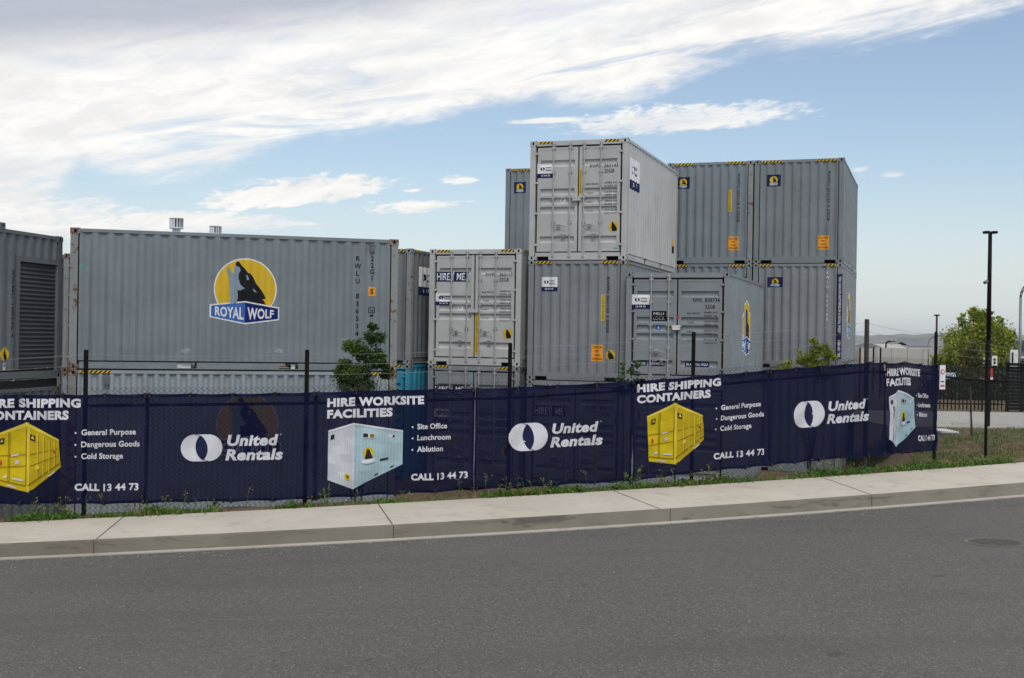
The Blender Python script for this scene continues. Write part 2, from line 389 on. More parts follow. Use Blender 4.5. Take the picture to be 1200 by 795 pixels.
# ------------------------------------------------------------------ lettering and flat artwork (2-D, later laid on a surface)
_tc = {}
def text_geo(body, weight, shear):
    k = (body, weight, shear)
    if k in _tc: return _tc[k]
    cu = bpy.data.curves.new('lettering', 'FONT'); cu.body = body; cu.size = 1; cu.offset = weight; cu.shear = shear; cu.resolution_u = 3
    cu.fill_mode = 'FRONT'; cu.space_character = 1.0 + weight * 1.6
    o = bpy.data.objects.new('lettering', cu); me = o.to_mesh()
    vs = [(v.co.x, v.co.y) for v in me.vertices]; fs = [tuple(p.vertices) for p in me.polygons]
    o.to_mesh_clear(); bpy.data.objects.remove(o); bpy.data.curves.remove(cu)
    _tc[k] = (vs, fs); return _tc[k]
_cap = {}
class Art:
    def __init__(s): s.items = []; s.mats = []
    def _m(s, m):
        if m not in s.mats: s.mats.append(m)
        return s.mats.index(m)
    def poly(s, pts, m, layer=0): s.items.append((list(pts), [tuple(range(len(pts)))], s._m(m), layer)); return s
    def rect(s, x0, y0, x1, y1, m, layer=0): return s.poly([(x0, y0), (x1, y0), (x1, y1), (x0, y1)], m, layer)
    def disc(s, cx, cy, r, m, layer=0, n=28, ry=None):
        ry = r if ry is None else ry
        return s.poly([(cx + r * math.cos(2 * math.pi * k / n), cy + ry * math.sin(2 * math.pi * k / n)) for k in range(n)], m, layer)
    def text(s, body, x0, y0, width, cap, m, layer=1, weight=.02, shear=0.0, vertical=False, align='L'):
        """baseline starts at (x0, y0); scaled to the given width (None: natural) and cap height"""
        vs, fs = text_geo(body, weight, shear)
        if not vs: return s
        kk = (weight, shear)
        if kk not in _cap: hv, _ = text_geo('H', weight, shear); _cap[kk] = (min(p[1] for p in hv), max(p[1] for p in hv))
        lo, hi = _cap[kk]; sy = cap / (hi - lo)
        xa = min(p[0] for p in vs); xb = max(p[0] for p in vs)
        sx = sy * .92 if width is None else width / (xb - xa)
        w = (xb - xa) * sx
        ox = -w / 2 if align == 'C' else 0
        pts = [((px_ - xa) * sx + ox, (py_ - lo) * sy) for px_, py_ in vs]
        if vertical: pts = [(py_, -px_) for px_, py_ in pts]       # reads downwards
        s.items.append(([(x0 + a, y0 + b) for a, b in pts], fs, s._m(m), layer)); return s
    def stack(s, body, x, y, cap, step, m, layer=1, weight=.02):
        """upright letters one below another"""
        for i, ch in enumerate(body):
            if ch != ' ': s.text(ch, x, y - i * step, None, cap, m, layer, weight, align='C')
        return s
    def build(s, name, lift, parent, xcuts=(), ycuts=()):
        """lift(x, y, layer) -> 3-D point"""
        bm = bmesh.new(); lay = bm.faces.layers.int.new('layer')
        for pts, fs, mi, layer in s.items:
            vv = [bm.verts.new((a, b, 0)) for a, b in pts]
            for f in fs:
                try: fc = bm.faces.new([vv[k] for k in f]); fc.material_index = mi; fc[lay] = layer
                except ValueError: pass
        big = [f for f in bm.faces if len(f.verts) > 4]
        if big: bmesh.ops.triangulate(bm, faces=big)
        xs = [v.co.x for v in bm.verts]; ys = [v.co.y for v in bm.verts]
        for cuts, ax, arr in ((xcuts, 0, xs), (ycuts, 1, ys)):
            for c in cuts:
                if min(arr) < c < max(arr):
                    no = (1, 0, 0) if ax == 0 else (0, 1, 0); co = (c, 0, 0) if ax == 0 else (0, c, 0)
                    bmesh.ops.bisect_plane(bm, geom=bm.verts[:] + bm.edges[:] + bm.faces[:], plane_co=co, plane_no=no, dist=1e-5)
        bmesh.ops.recalc_face_normals(bm, faces=bm.faces)
        for f in bm.faces:
            if f.normal.z < 0: f.normal_flip()
        for v in bm.verts: v.co = Vector(lift(v.co.x, v.co.y, max([f[lay] for f in v.link_faces], default=0)))
        me = bpy.data.meshes.new(name); bm.to_mesh(me); bm.free()
        for m in s.mats: me.materials.append(m)
        return link(name, me, parent)

# the howling animal badge, drawn on the 883-unit grid it was measured on
BLACKW = [(330,125),(345,96),(370,96),(395,135),(430,170),(460,210),(485,215),(515,255),(545,320),(590,375),(625,430),(642,470),(605,478),(625,495),(640,530),(660,556),(520,532),(435,520),(345,522),(360,470),(355,380),(380,390),(430,370),(385,330),(365,270),(365,220),(385,185),(370,155),(340,140)]
GREYW = [(250,165),(275,170),(300,215),(320,220),(325,140),(345,140),(378,157),(385,185),(365,218),(365,270),(385,330),(430,370),(385,388),(362,372),(350,380),(357,470),(345,525),(285,532),(280,400),(275,330),(265,240),(245,190)]
def wolf_disc(a, cx, cy, r, ring=True):
    k = r / 312.0
    T = lambda p: (cx + (p[0] - 435) * k, cy - (p[1] - 375) * k)
    if ring: a.disc(cx, cy, r * 1.03, MT['white_ink'], 1)
    a.disc(cx, cy, r * .985, MT['yellow_ink'], 2)
    a.poly([T(p) for p in BLACKW], MT['black_ink'], 3)
    return T
def wolf_small(a, cx, cy, r):
    a.disc(cx, cy, r, MT['yellow_ink'], 1)
    k = r / 312.0; T = lambda p: (cx + (p[0] - 440) * k, cy - (p[1] - 390) * k)
    a.poly([T(p) for p in [(330,125),(370,96),(460,200),(545,300),(650,480),(660,560),(640,640),(380,670),(340,560),(300,420),(330,260)]], MT['black_ink'], 2)
def royal_logo(a, cx, cy, k):
    """full badge, k = metres per grid unit"""
    T = lambda p: (cx + (p[0] - 435) * k, cy - (p[1] - 400) * k)
    a.disc(*T((435, 375)), 316 * k, MT['white_ink'], 1, 40); a.disc(*T((435, 375)), 303 * k, MT['yellow_ink'], 2, 40)
    a.poly([T(p) for p in BLACKW], MT['black_ink'], 3); a.poly([T(p) for p in GREYW], MT['grey_ink'], 4)
    a.poly([T(p) for p in [(440,228),(458,240),(470,280),(450,282)]], MT['grey_ink'], 4); a.poly([T(p) for p in [(508,368),(535,385),(557,415),(520,395)]], MT['grey_ink'], 4)
    a.poly([T(p) for p in [(82,538),(435,498),(780,556),(780,688),(435,738),(82,670)]], MT['white_ink'], 4)
    a.poly([T(p) for p in [(98,550),(435,512),(435,722),(98,658)]], MT['blue_ink'], 5)
    a.poly([T(p) for p in [(435,512),(766,568),(766,676),(435,722)]], MT['deep_blue_ink'], 5)
    def skew(body, xa, xb, ya, yb, ca, cb):
        b0 = Art(); b0.text(body, 0, 0, 1.0, 1.0, MT['white_ink'], 6, .03)
        pts, fs, mi, l = b0.items[0]
        q = []
        for x, y in pts:
            base = ya + (yb - ya) * x; cap = ca + (cb - ca) * x
            q.append(T((xa + (xb - xa) * x, base - cap * y)))
        a.items.append((q, fs, a._m(MT['white_ink']), 6))
    skew('ROYAL', 135, 420, 648, 692, 88, 128); skew('WOLF', 458, 725, 692, 664, 132, 78)
def rental_logo(a, cx, cy, w, m_shape, m_lens, layer=1):
    """the overlapping-rings mark"""
    r = w / 3.0; o = w / 6.0; n = 20
    pts = [(cx + o + r * math.sin(math.pi * k / n), cy + r * math.cos(math.pi * k / n)) for k in range(n + 1)]
    pts += [(cx - o - r * math.sin(math.pi * k / n), cy - r * math.cos(math.pi * k / n)) for k in range(n + 1)]
    a.poly(pts, m_shape, layer)
    L = []
    for k in range(n + 1):
        t = k / n * 2 - 1; L.append((cx + .03 * w * -t + .145 * w * (1 - t * t) ** .8 - .0 * w, cy + t * r * .93))
    for k in range(n + 1):
        t = 1 - k / n * 2; L.append((cx + .03 * w * -t - .145 * w * (1 - t * t) ** .8, cy + t * r * .93))
    a.poly(L, m_lens, layer + 1)
    # the thin strokes that carry each ring past the lens
    for sg in (1, -1):
        st = [(cx - sg * .03 * w, cy + sg * r * .90), (cx - sg * .14 * w, cy + sg * r * 1.001), (cx - sg * .17 * w, cy + sg * r * 1.001), (cx - sg * .05 * w, cy + sg * r * .86)]
        a.poly(st, m_lens, layer + 1)
def rental_sign(a, x0, y1, w, h):
    """small white over navy hire sign, top left corner (x0, y1)"""
    a.rect(x0, y1 - h, x0 + w, y1, MT['white_ink'], 1)
    a.rect(x0, y1 - h, x0 + w, y1 - h * .70, MT['navy_ink'], 2)
    rental_logo(a, x0 + w * .31, y1 - h * .36, w * .27, MT['navy_ink'], MT['white_ink'], 2)
    a.text('United', x0 + w * .50, y1 - h * .33, w * .33, h * .12, MT['navy_ink'], 2, .03, .15)
    a.text('Rentals', x0 + w * .49, y1 - h * .52, w * .36, h * .12, MT['navy_ink'], 2, .03, .15)
    a.text('13 44 73', x0 + w * .24, y1 - h * .90, w * .52, h * .12, MT['white_ink'], 3, .03)
def wolf_sign(a, x0, y1, w, h):
    a.rect(x0, y1 - h, x0 + w, y1, MT['navy_ink'], 1)
    wolf_disc(a, x0 + w * .5, y1 - h * .46, h * .33, False)
    a.poly([(x0 + w * .2, y1 - h * .70), (x0 + w * .5, y1 - h * .66), (x0 + w * .8, y1 - h * .70), (x0 + w * .8, y1 - h * .90), (x0 + w * .5, y1 - h * .94), (x0 + w * .2, y1 - h * .90)], MT['grey_ink'], 4)
    a.text('ROYAL WOLF', x0 + w * .23, y1 - h * .86, w * .54, h * .11, MT['white_ink'], 5, .03)
def orange_sign(a, x0, y1, w, h):
    a.rect(x0, y1 - h, x0 + w, y1, MT['orange_ink'], 1)
    for i, (b, ww) in enumerate((('CAUTION', .82), ("9'6\"", .36), ('HIGH', .46), ('CONTAINER', .86))):
        a.text(b, x0 + w * .5 - w * ww / 2, y1 - h * (.22 + .23 * i), w * ww, h * .13, MT['black_ink'], 2, .02)
def yellow_strip(a, x0, y1, w, h):
    a.rect(x0, y1 - h, x0 + w, y1, MT['yellow_ink'], 1)
    a.text('CAUTION HIGH CONTAINER', x0 + w * .3, y1 - h * .05, h * .9, w * .42, MT['black_ink'], 2, .01, vertical=True)
def hazard(a, x0, x1, y0, y1):
    a.rect(x0, y0, x1, y1, MT['black_ink'], 1); h = y1 - y0; p = h * 1.55; x = x0 - h
    while x < x1:
        q = [(x, y0), (x + p * .52, y0), (x + p * .52 + h, y1), (x + h, y1)]
        # clip to the strip
        out = []
        for (ax, ay) in q: out.append((min(max(ax, x0), x1), ay))
        if abs(out[1][0] - out[0][0]) + abs(out[2][0] - out[3][0]) > .01: a.poly(out, MT['yellow_ink'], 2)
        x += p
def data_lines(a, x1c, x2c, zt0, H, step, m):
    rows = (('MAX GROSS', '30480 KG', '67200 LB'), ('TARE', '2220 KG', '4890 LB'), ('NET', '28260 KG', '62300 LB'), ('CU CAP', '37.4 CU M', '1320 CU FT'))
    for i, (l, b, c) in enumerate(rows):
        z = H - zt0 - i * step
        a.text(l, x1c, z, .30 if i == 0 else .17, .038, m, 1, .01)
        a.text(b, x2c, z + .022, .30, .04, m, 1, .01); a.text(c, x2c, z - .055, .30, .04, m, 1, .01)

# ------------------------------------------------------------------ shipping containers
W, L20, ST, HC = 2.438, 6.058, 2.591, 2.896
PITCHC, DEPC = .278, .036
def corr_profile(length, a0, a1, pitch, dep):
    """trapezoid corrugation along one axis from a0 to a1: list of (position, inward depth)"""
    n = max(1, round((a1 - a0) / pitch)); p = (a1 - a0) / n; out = [(a0, 0.0)]
    for i in range(n):
        s = a0 + i * p
        for f, d in ((.13, 0), (.37, dep), (.63, dep), (.87, 0)): out.append((s + f * p, d))
    out.append((a1, 0.0)); return out
def interp(prof, x):
    if x <= prof[0][0]: return prof[0][1]
    for (a, da), (b, db) in zip(prof[:-1], prof[1:]):
        if x <= b: return da + (db - da) * (x - a) / (b - a) if b > a else db
    return prof[-1][1]
PIN = .012                                       # wall sheet stands this far inside the frame
def side_prof(L, fine=False): return corr_profile(L, .16, L - .16, .20 if fine else PITCHC, .05 if fine else DEPC)
END_PROF = corr_profile(W, .16, W - .16, .235, DEPC)
TROUGHS = (.14, .42, .51, .60, .89)
def door_prof(H):
    z0, z1 = .24, H - .20; pr = [(z0, 0.0)]; hh = z1 - z0
    for c in reversed(TROUGHS):
        zc = z1 - c * hh; w = .075 * hh / 2
        pr += [(zc - w, 0), (zc - w * .45, .045), (zc + w * .55, .045), (zc + w * .8, 0)]
    pr.append((z1, 0)); return pr
_mc = {}
def cached(key, fn):
    if key not in _mc: _mc[key] = fn()
    return _mc[key]
def casting_mesh(m):
    b = MB(); hx, hy, hz = .081, .089, .059
    for ax, sg in ((0, 1), (0, -1), (1, 1), (1, -1)):
        hw = hy if ax == 0 else hx; hd = hx if ax == 0 else hy; n = 12
        def pt(u, w, d): return (sg * d, u * sg, w) if ax == 0 else (u * -sg, sg * d, w)
        ring = [(.026 * math.cos(2 * math.pi * k / n), .038 * math.sin(2 * math.pi * k / n)) for k in range(n)]
        sq = []
        for k in range(n):
            c, s_ = math.cos(2 * math.pi * k / n), math.sin(2 * math.pi * k / n); q = max(abs(c), abs(s_)); sq.append((c / q * hw, s_ / q * hz))
        b.use(m)
        for k in range(n):
            j = (k + 1) % n
            b.face([pt(*sq[k], hd), pt(*sq[j], hd), pt(*ring[j], hd), pt(*ring[k], hd)])
        b.use(MT['hole'])
        for k in range(n):
            j = (k + 1) % n
            b.face([pt(*ring[k], hd), pt(*ring[j], hd), pt(*ring[j], hd - .035), pt(*ring[k], hd - .035)])
        b.face([pt(*ring[k], hd - .035) for k in range(n)])
    b.use(m)
    b.face([(-hx, -hy, hz), (hx, -hy, hz), (hx, hy, hz), (-hx, hy, hz)]); b.face([(-hx, -hy, -hz), (-hx, hy, -hz), (hx, hy, -hz), (hx, -hy, -hz)])
    return b.mesh('corner_casting')
def frame_mesh(L, H, m, front, mp):
    b = MB().use(mp); e = .118
    for x in (0, W - .14):
        for y in (0, L - .14): b.box(x + .003, x + .137, y + .003, y + .137, e, H - e)
    b.use(m)
    hd = .125 if front == 'door' else .085
    if front == 'door': b.box(.165, W - .165, .006, .09, H - hd, H - .012)
    else: b.box(.165, W - .165, .006, .018, H - hd, H - .014); b.box(.165, W - .165, .006, .09, H - .014, H - .010)
    b.box(.165, W - .165, L - .09, L - .006, H - .085, H - .012)
    # end sills with fork slots near the corners
    for y0, y1 in ((.006, .12), (L - .12, L - .006)):
        b.box(.165, W - .165, y0, y1, .095, .185)
        b.box(.165, .20, y0, y1, .012, .095); b.box(.50, W - .50, y0, y1, .012, .095); b.box(W - .20, W - .165, y0, y1, .012, .095)
    # side rails; the bottom ones broken by fork pockets
    pk = [(L * .5 - 1.12, L * .5 - .76), (L * .5 + .76, L * .5 + 1.12)] if L > 4 else []
    for x0, x1 in ((.006, .07), (W - .07, W - .006)):
        o0, o1 = (x0, x0 + .012) if x0 < 1 else (x1 - .012, x1)
        b.box(o0, o1, .181, L - .181, H - .072, H - .014); b.box(x0, x1, .181, L - .181, H - .014, H - .010)
        y = .181
        for p0, p1 in pk + [(L - .181, None)]:
            b.box(x0, x1, y, p0, .02, .142)
            if p1: b.box(x0, x1, p0, p1, .02, .032); y = p1
    return b.mesh('frame')
def side_mesh(L, H, m, gap=None):
    """corrugated wall in the plane x = 0 .. depth, outward normal +x; lower/upper between the rails"""
    b = MB().use(m); pr = side_prof(L, m == MT['pale_blue'])
    for (a, da), (c, dc) in zip(pr[:-1], pr[1:]):
        b.face([(-PIN - da, a, .168), (-PIN - dc, c, .168), (-PIN - dc, c, H - .02), (-PIN - da, a, H - .02)])
    return b.mesh('side_wall')
def end_mesh(H, m):
    b = MB().use(m)
    for (a, da), (c, dc) in zip(END_PROF[:-1], END_PROF[1:]):
        b.face([(a, PIN + da, .17), (c, PIN + dc, .17), (c, PIN + dc, H - .02), (a, PIN + da, H - .02)])
    return b.mesh('end_wall')
def roof_mesh(L, H, m):
    b = MB().use(m); n = int((L - .3) / .21); p = (L - .3) / n; pr = [(.15, 0)]
    for i in range(n):
        s = .15 + i * p
        for f, d in ((.1, 0), (.3, .018), (.7, .018), (.9, 0)): pr.append((s + f * p, d))
    pr.append((L - .15, 0))
    for (a, da), (c, dc) in zip(pr[:-1], pr[1:]):
        b.face([(.05, a, H - .03 + da), (W - .05, a, H - .03 + da), (W - .05, c, H - .03 + dc), (.05, c, H - .03 + dc)])
    b.box(.05, W - .05, .05, .15, H - .034, H - .028); b.box(.05, W - .05, L - .15, L - .05, H - .034, H - .028)
    return b.mesh('roof')
def floor_mesh(L):
    b = MB().use(MT['black']); b.box(.07, W - .07, .12, L - .12, .14, .168)
    y = .5
    while y < L - .4: b.box(.072, W - .072, y, y + .05, .03, .139); y += .45
    return b.mesh('underframe')
def leaf_mesh(H, m, side):
    b = MB().use(m); x0, x1 = (.188, W / 2 - .018) if side < 0 else (W / 2 + .018, W - .188)
    z0, z1 = .215, H - .165; fw = .075; y0 = .028
    b.box(x0, x0 + fw, y0, y0 + .05, z0, z1); b.box(x1 - fw, x1, y0, y0 + .05, z0, z1)
    b.box(x0 + fw, x1 - fw, y0, y0 + .05, z0, z0 + .05); b.box(x0 + fw, x1 - fw, y0, y0 + .05, z1 - .055, z1)
    pr = door_prof(H)
    pr = [(z0 + .05, 0)] + pr[1:-1] + [(z1 - .055, 0)]
    for (a, da), (c, dc) in zip(pr[:-1], pr[1:]):
        b.face([(x0 + fw, y0 + .006 + da, a), (x1 - fw, y0 + .006 + da, a), (x1 - fw, y0 + .006 + dc, c), (x0 + fw, y0 + .006 + dc, c)])
    return b.mesh('door_leaf')
BARS = (.60, 1.02, 1.365, 1.78)
def bar_mesh(H, x):
    b = MB().use(MT['steel'])
    b.tube((x, -.004, .09), (x, -.004, H - .045), .017, 8)
    for f in (.035, .30, .52, .74, .955):
        z = .1 + (H - .15) * f; b.box(x - .045, x + .045, .002, .024, z - .03, z + .03)
    for z in (.10, H - .07): b.box(x - .032, x + .032, -.014, .006, z - .025, z + .025)
    return b.mesh('locking_bar')
def handle_mesh(H, x, up, sg):
    z = H * (.285 if up else .205); b = MB().use(MT['steel'])
    b.tube((x, -.035, z), (x + sg * .17, -.045, z + .03), .012, 6); b.tube((x + sg * .17, -.045, z + .03), (x + sg * .36, -.04, z - .02), .011, 6)
    b.box(x + sg * .15 - .035, x + sg * .15 + .035, -.035, .026, z - .025, z + .055)
    return b.mesh('handle')
def hinge_mesh(H, m, x):
    b = MB().use(m); 
    b.box(x - .062, x + .062, .004, .027, -.022, .022); b.tube((x - (.03 if x < 1 else -.03), .0, -.045), (x - (.03 if x < 1 else -.03), .0, .045), .014, 6)
    return b.mesh('hinge')

class Container: pass
def container(origin, yaw, label, pm='blue_grey', L=L20, H=HC, front='door', casting='blue_grey', post=None, bars=(0, 1, 2, 3), show_side='camera', pocket=None):
    """origin: front-left-bottom corner; the front looks along local -y"""
    c = Container(); c.L, c.H, c.front = L, H, front
    cy_, sy_ = math.cos(yaw), math.sin(yaw); ox, oy = W / 2, L / 2
    base = Vector((origin[0] + ox * cy_ - oy * sy_, origin[1] + ox * sy_ + oy * cy_, origin[2]))
    root = thing('shipping_container', label, 'shipping container', base, yaw, 'stacked shipping containers'); c.root = root; c.off = Vector((-ox, -oy, 0))
    m = MT[pm]; cm = MT[casting]; mp = MT[post] if post else m
    def part(name, me, rot=None, loc=None):
        o = link(name, me, root, loc if loc is not None else c.off)
        if rot: o.rotation_euler = (0, 0, rot)
        return o
    part('frame', cached(('fr', L, H, pm, front, post), lambda: frame_mesh(L, H, m, front, mp)))
    cme = cached(('ca', casting), lambda: casting_mesh(cm))
    for x in (.081 - .004, W - .081 + .004):
        for y in (.089 - .004, L - .089 + .004):
            for z in (.059, H - .059): part('corner_casting', cme, None, c.off + Vector((x, y, z)))
    if front != 'roller': part('side_wall', cached(('si', L, H, pm), lambda: side_mesh(L, H, m)), None, c.off + Vector((W, 0, 0)))
    o = part('side_wall', cached(('si', L, H, pm), lambda: side_mesh(L, H, m)), math.pi, c.off + Vector((0, L, 0)))
    part('roof', cached(('ro', L, H, pm), lambda: roof_mesh(L, H, m)))
    part('underframe', cached(('fl', L), lambda: floor_mesh(L)))
    part('end_wall', cached(('en', H, pm), lambda: end_mesh(H, m)), math.pi, c.off + Vector((W, L, 0)))
    if front != 'door': part('end_wall', cached(('en', H, pm), lambda: end_mesh(H, m)))
    else:
        part('door_gasket', cached(('ga', H), lambda: MB().use(MT['black']).box(.138, W - .138, .094, .102, .187, H - .127).mesh('door_gasket')))
        for sg in (-1, 1):
            lf = part('door_leaf', cached(('le', H, pm, sg), lambda: leaf_mesh(H, m, sg)))
            for i in bars:
                if (i < 2) == (sg < 0):
                    bo = link('locking_bar', cached(('ba', H, i), lambda: bar_mesh(H, BARS[i])), lf)
                    sgn = 1 if i in (0, 2) else -1
                    link('handle', cached(('ha', H, i), lambda: handle_mesh(H, BARS[i], i in (0, 2), sgn)), lf)
            hx = .152 if sg < 0 else W - .152
            for f in (.07, .37, .66, .94):
                link('hinge', cached(('hi', H, pm, sg), lambda: hinge_mesh(H, m, hx)), lf, (0, 0, .2 + (H - .35) * f))
    # lifters for artwork: face coordinates (x from the left edge seen from outside, z from the base)
    ep = END_PROF; dp = door_prof(H); sp = side_prof(L, pm == 'pale_blue')
    def lift_front(x, z, l):
        if front == 'door':
            d = .034 + interp(dp, z) if (.263 < x < W / 2 - .093 or W / 2 + .093 < x < W - .263) else .028
            if z > H - .15: d = .006
        else:
            d = PIN + interp(ep, x)
            if z > H - .087: d = .006
            if x < .15 or x > W - .14: d = .003
        return Vector((x, d - .003 - .0012 * l, z)) + c.off
    def lift_right(x, z, l):
        d = PIN + interp(sp, x)
        if z > H - .075: d = .006
        if x < .14: d = .003
        return Vector((W - d + .003 + .0012 * l, x, z)) + c.off
    def front_art(a, name): 
        return a.build(name, lift_front, root, [p[0] for p in ep] if front != 'door' else [q + e for q in (.263, W / 2 - .093, W / 2 + .093, W - .263) for e in (-.001, .001)], [p[0] for p in dp] if front == 'door' else ())
    def right_art(a, name): return a.build(name, lift_right, root, [p[0] for p in sp])
    c.front_art, c.right_art, c.part = front_art, right_art, part
    return c
def haz_front(c, l0=.20, w=.40, w2=None):
    H = c.H
    for x0, x1 in ((l0, l0 + w), (W - l0 - (w2 or w), W - l0)):
        a = Art(); hazard(a, x0, x1, H - .082, H - .018); c.front_art(a, 'hazard_tape')
def haz_right(c, w=.40):
    a = Art(); hazard(a, .2, .2 + w, c.H - .07, c.H - .015); c.right_art(a, 'hazard_tape')

# fitted corner positions (metres)
YB, YD, YE, YG = .2689, -.3315, -.3304, -.3355
GD = lambda n: n * (ST)
B0 = Vector((-8.088, 22.134)); aB = Vector((math.cos(YB), math.sin(YB))); bB = Vector((-math.sin(YB), math.cos(YB)))
def ax(yaw): return Vector((math.cos(yaw), math.sin(yaw))), Vector((-math.sin(yaw), math.cos(yaw)))
D0 = Vector((-2.1017, 30.4997)); E0 = Vector((.3742, 29.5124)); F0 = Vector((2.6649, 28.5222)); G0 = Vector((6.7374, 34.0566))
aG, bG = ax(YG); aE, bE = ax(YE)
def at(p, z): return (p.x, p.y, z)

# --- the wide side-on pair on the left
oB = B0 + bB * W; yawB = math.atan2(-bB.y, -bB.x)
b1 = container(at(oB, HC), yawB, 'blue grey container lying side-on with a large yellow and blue wolf badge', 'blue_grey', L20, ST, 'blank', 'rusty', 'post_worn')
a = Art(); royal_logo(a, 3.14, 1.50, 1 / 540.0); b1.right_art(a, 'wolf_badge')
a = Art(); a.stack('RWLU 836534 1', 5.27, 2.15, .095, .146, MT['black_ink'])
a.stack('22G1', 5.55, 2.15, .095, .125, MT['black_ink']); b1.right_art(a, 'number_marking')
a = Art(); a.rect(5.485, 1.47, 5.615, 1.65, MT['orange_ink'], 1); a.text('S', 5.55, 1.51, .06, .10, MT['black_ink'], 2, .03, align='C'); b1.right_art(a, 'orange_sticker')
a = Art(); a.rect(5.49, 1.14, 5.61, 1.26, MT['black_ink'], 1); a.rect(5.505, 1.155, 5.595, 1.245, MT['blue_grey'], 2); a.text('kg', 5.515, 1.18, .07, .05, MT['black_ink'], 3, .01); a.rect(5.52, 1.07, 5.58, 1.11, MT['black_ink'], 1); b1.right_art(a, 'load_plate')
a = Art(); a.rect(.20, 1.86, .28, 1.90, MT['green_ink'], 1); b1.right_art(a, 'green_sticker')
a = Art(); a.poly([(5.965, .55), (6.02, .54), (6.03, .62), (5.99, .66), (5.96, .60)], MT['pale'], 1); a.rect(5.99, .36, 6.02, .40, MT['pale'], 1); b1.right_art(a, 'scuffed_label')
for sx_, sz_, k_ in ((2.06, .36, 1.0), (3.78, .38, .9), (5.0, .62, .5)):
    a = Art(); rq = random.Random(int(sx_ * 100)); a.poly([(sx_ + k_ * (.10 + rq.uniform(-.03, .03)) * math.cos(w_), sz_ + k_ * (.045 + rq.uniform(-.02, .02)) * math.sin(w_)) for w_ in np.linspace(0, 6.28, 12)[:-1]], MT['pale_blue'], 1)
    a.poly([(sx_ + k_ * (.03 + rq.uniform(-.015, .015)) * math.cos(w_), sz_ - .01 + k_ * (.018 + rq.uniform(-.008, .008)) * math.sin(w_)) for w_ in np.linspace(0, 6.28, 9)[:-1]], MT['grey_ink'], 2); b1.right_art(a, 'scuff_mark')
vb = MB().use(MT['dark_grey']); vb.box(W - .012, W + .022, 5.50, 5.59, 2.33, 2.47); vb.box(W - .012, W + .03, 5.49, 5.60, 2.455, 2.475); b1.part('side_vent', vb.mesh('side_vent'))
for y in (2.0, 4.15): b1.part('pocket_glow_plate', MB().use(MT['pale']).box(W - .12, W - .10, y - .13, y + .16, .036, .13).mesh('pocket_glow_plate'))  # pale plates stand in for the bright background seen through the pockets
def cowl(dy, dx, r, h):
    g = MB().use(MT['alu']); z0 = ST - .03; n = 20
    g.tube((dx, dy, z0), (dx, dy, z0 + h * .45), r * .55, 14); g.tube((dx, dy, z0 + h * .45), (dx, dy, z0 + h * .5), r * .98, n)
    g.tube((dx, dy, z0 + h * .94), (dx, dy, z0 + h * .97), r, n); g.tube((dx, dy, z0 + h * .97), (dx, dy, z0 + h), r, n, r * .6)
    for k in range(14):
        w = 2 * math.pi * k / 14; w2 = w + .22
        p, q = (dx + r * .97 * math.cos(w), dy + r * .97 * math.sin(w)), (dx + r * .86 * math.cos(w2), dy + r * .86 * math.sin(w2))
        g.face([(*p, z0 + h * .5), (*q, z0 + h * .5), (*q, z0 + h * .94), (*p, z0 + h * .94)])
    g.use(MT['black']).tube((dx, dy, z0 + h * .5), (dx, dy, z0 + h * .94), r * .3, 10)
    b1.part('roof_vent', g.mesh('roof_vent', True))
cowl(1.86, 1.25, .14, .39); cowl(2.62, .70, .125, .31)
b2 = container(at(oB, 0), yawB, 'blue grey container half hidden by the banners, under the large badge container', 'pale_blue', L20, HC, 'blank', 'rusty', 'post_worn')
for x0 in (.20, L20 - .75):
    a = Art(); hazard(a, x0, x0 + .55, HC - .068, HC - .016); b2.right_art(a, 'hazard_tape')
a = Art(); royal_logo(a, 3.22, 1.83, 1 / 545.0); b2.right_art(a, 'wolf_badge')
vb = MB().use(MT['dark_grey']); vb.box(W - .012, W + .022, .62, .72, 2.62, 2.79); b2.part('side_vent', vb.mesh('side_vent'))

# --- dark container with the roller shutter at the left edge
aA, bA = ax(-.195)
A1 = P(72, 400, 22.3).xy - bA * 2.99 - aA * W
a1 = container((A1.x, A1.y, CZ - .86), -.195, 'dark grey container with a roller shutter at the left edge', 'dark_grey', 2.99, ST, 'roller', 'dark_grey')
y0, y1 = 1.70, 2.86; LA = 2.99
g = MB().use(MT['dark_grey'])
pr = side_prof(LA)
for (p, dp_), (q, dq) in zip(pr[:-1], pr[1:]):
    for s0, s1, zl, zh in ((0, y0 - .09, .17, ST - .065), (y0 - .09, LA, ST - .44, ST - .065)):
        u0, u1 = max(p, s0), min(q, s1)
        if u1 > u0 + 1e-4:
            f0 = dp_ + (dq - dp_) * (u0 - p) / (q - p); f1 = dp_ + (dq - dp_) * (u1 - p) / (q - p)
            g.face([(W - PIN - f0, u0, zl), (W - PIN - f1, u1, zl), (W - PIN - f1, u1, zh), (W - PIN - f0, u0, zh)])
a1.part('side_wall', g.mesh('side_wall'))
g = MB().use(MT['dark_grey']); g.box(W - .10, W - .014, y0 - .09, y0, .176, ST - .44); g.box(W - .10, W - .014, y1, y1 + .02, .176, ST - .44); g.box(W - .10, W - .014, y0, y1, ST - .53, ST - .44)
fr = a1.part('shutter_frame', g.mesh('shutter_frame'))
g = MB().use(MT['shutter']); z = .18
while z < ST - .56:
    g.face([(W - .075, y0, z), (W - .075, y1, z), (W - .048, y1, z + .035), (W - .048, y0, z + .035)]); g.face([(W - .048, y0, z + .035), (W - .048, y1, z + .035), (W - .075, y1, z + .075), (W - .075, y0, z + .075)]); z += .075
a1.part('roller_shutter', g.mesh('roller_shutter'))
a = Art(); wolf_small(a, 1.30, .45, .13); a1.right_art(a, 'round_wolf_sticker')
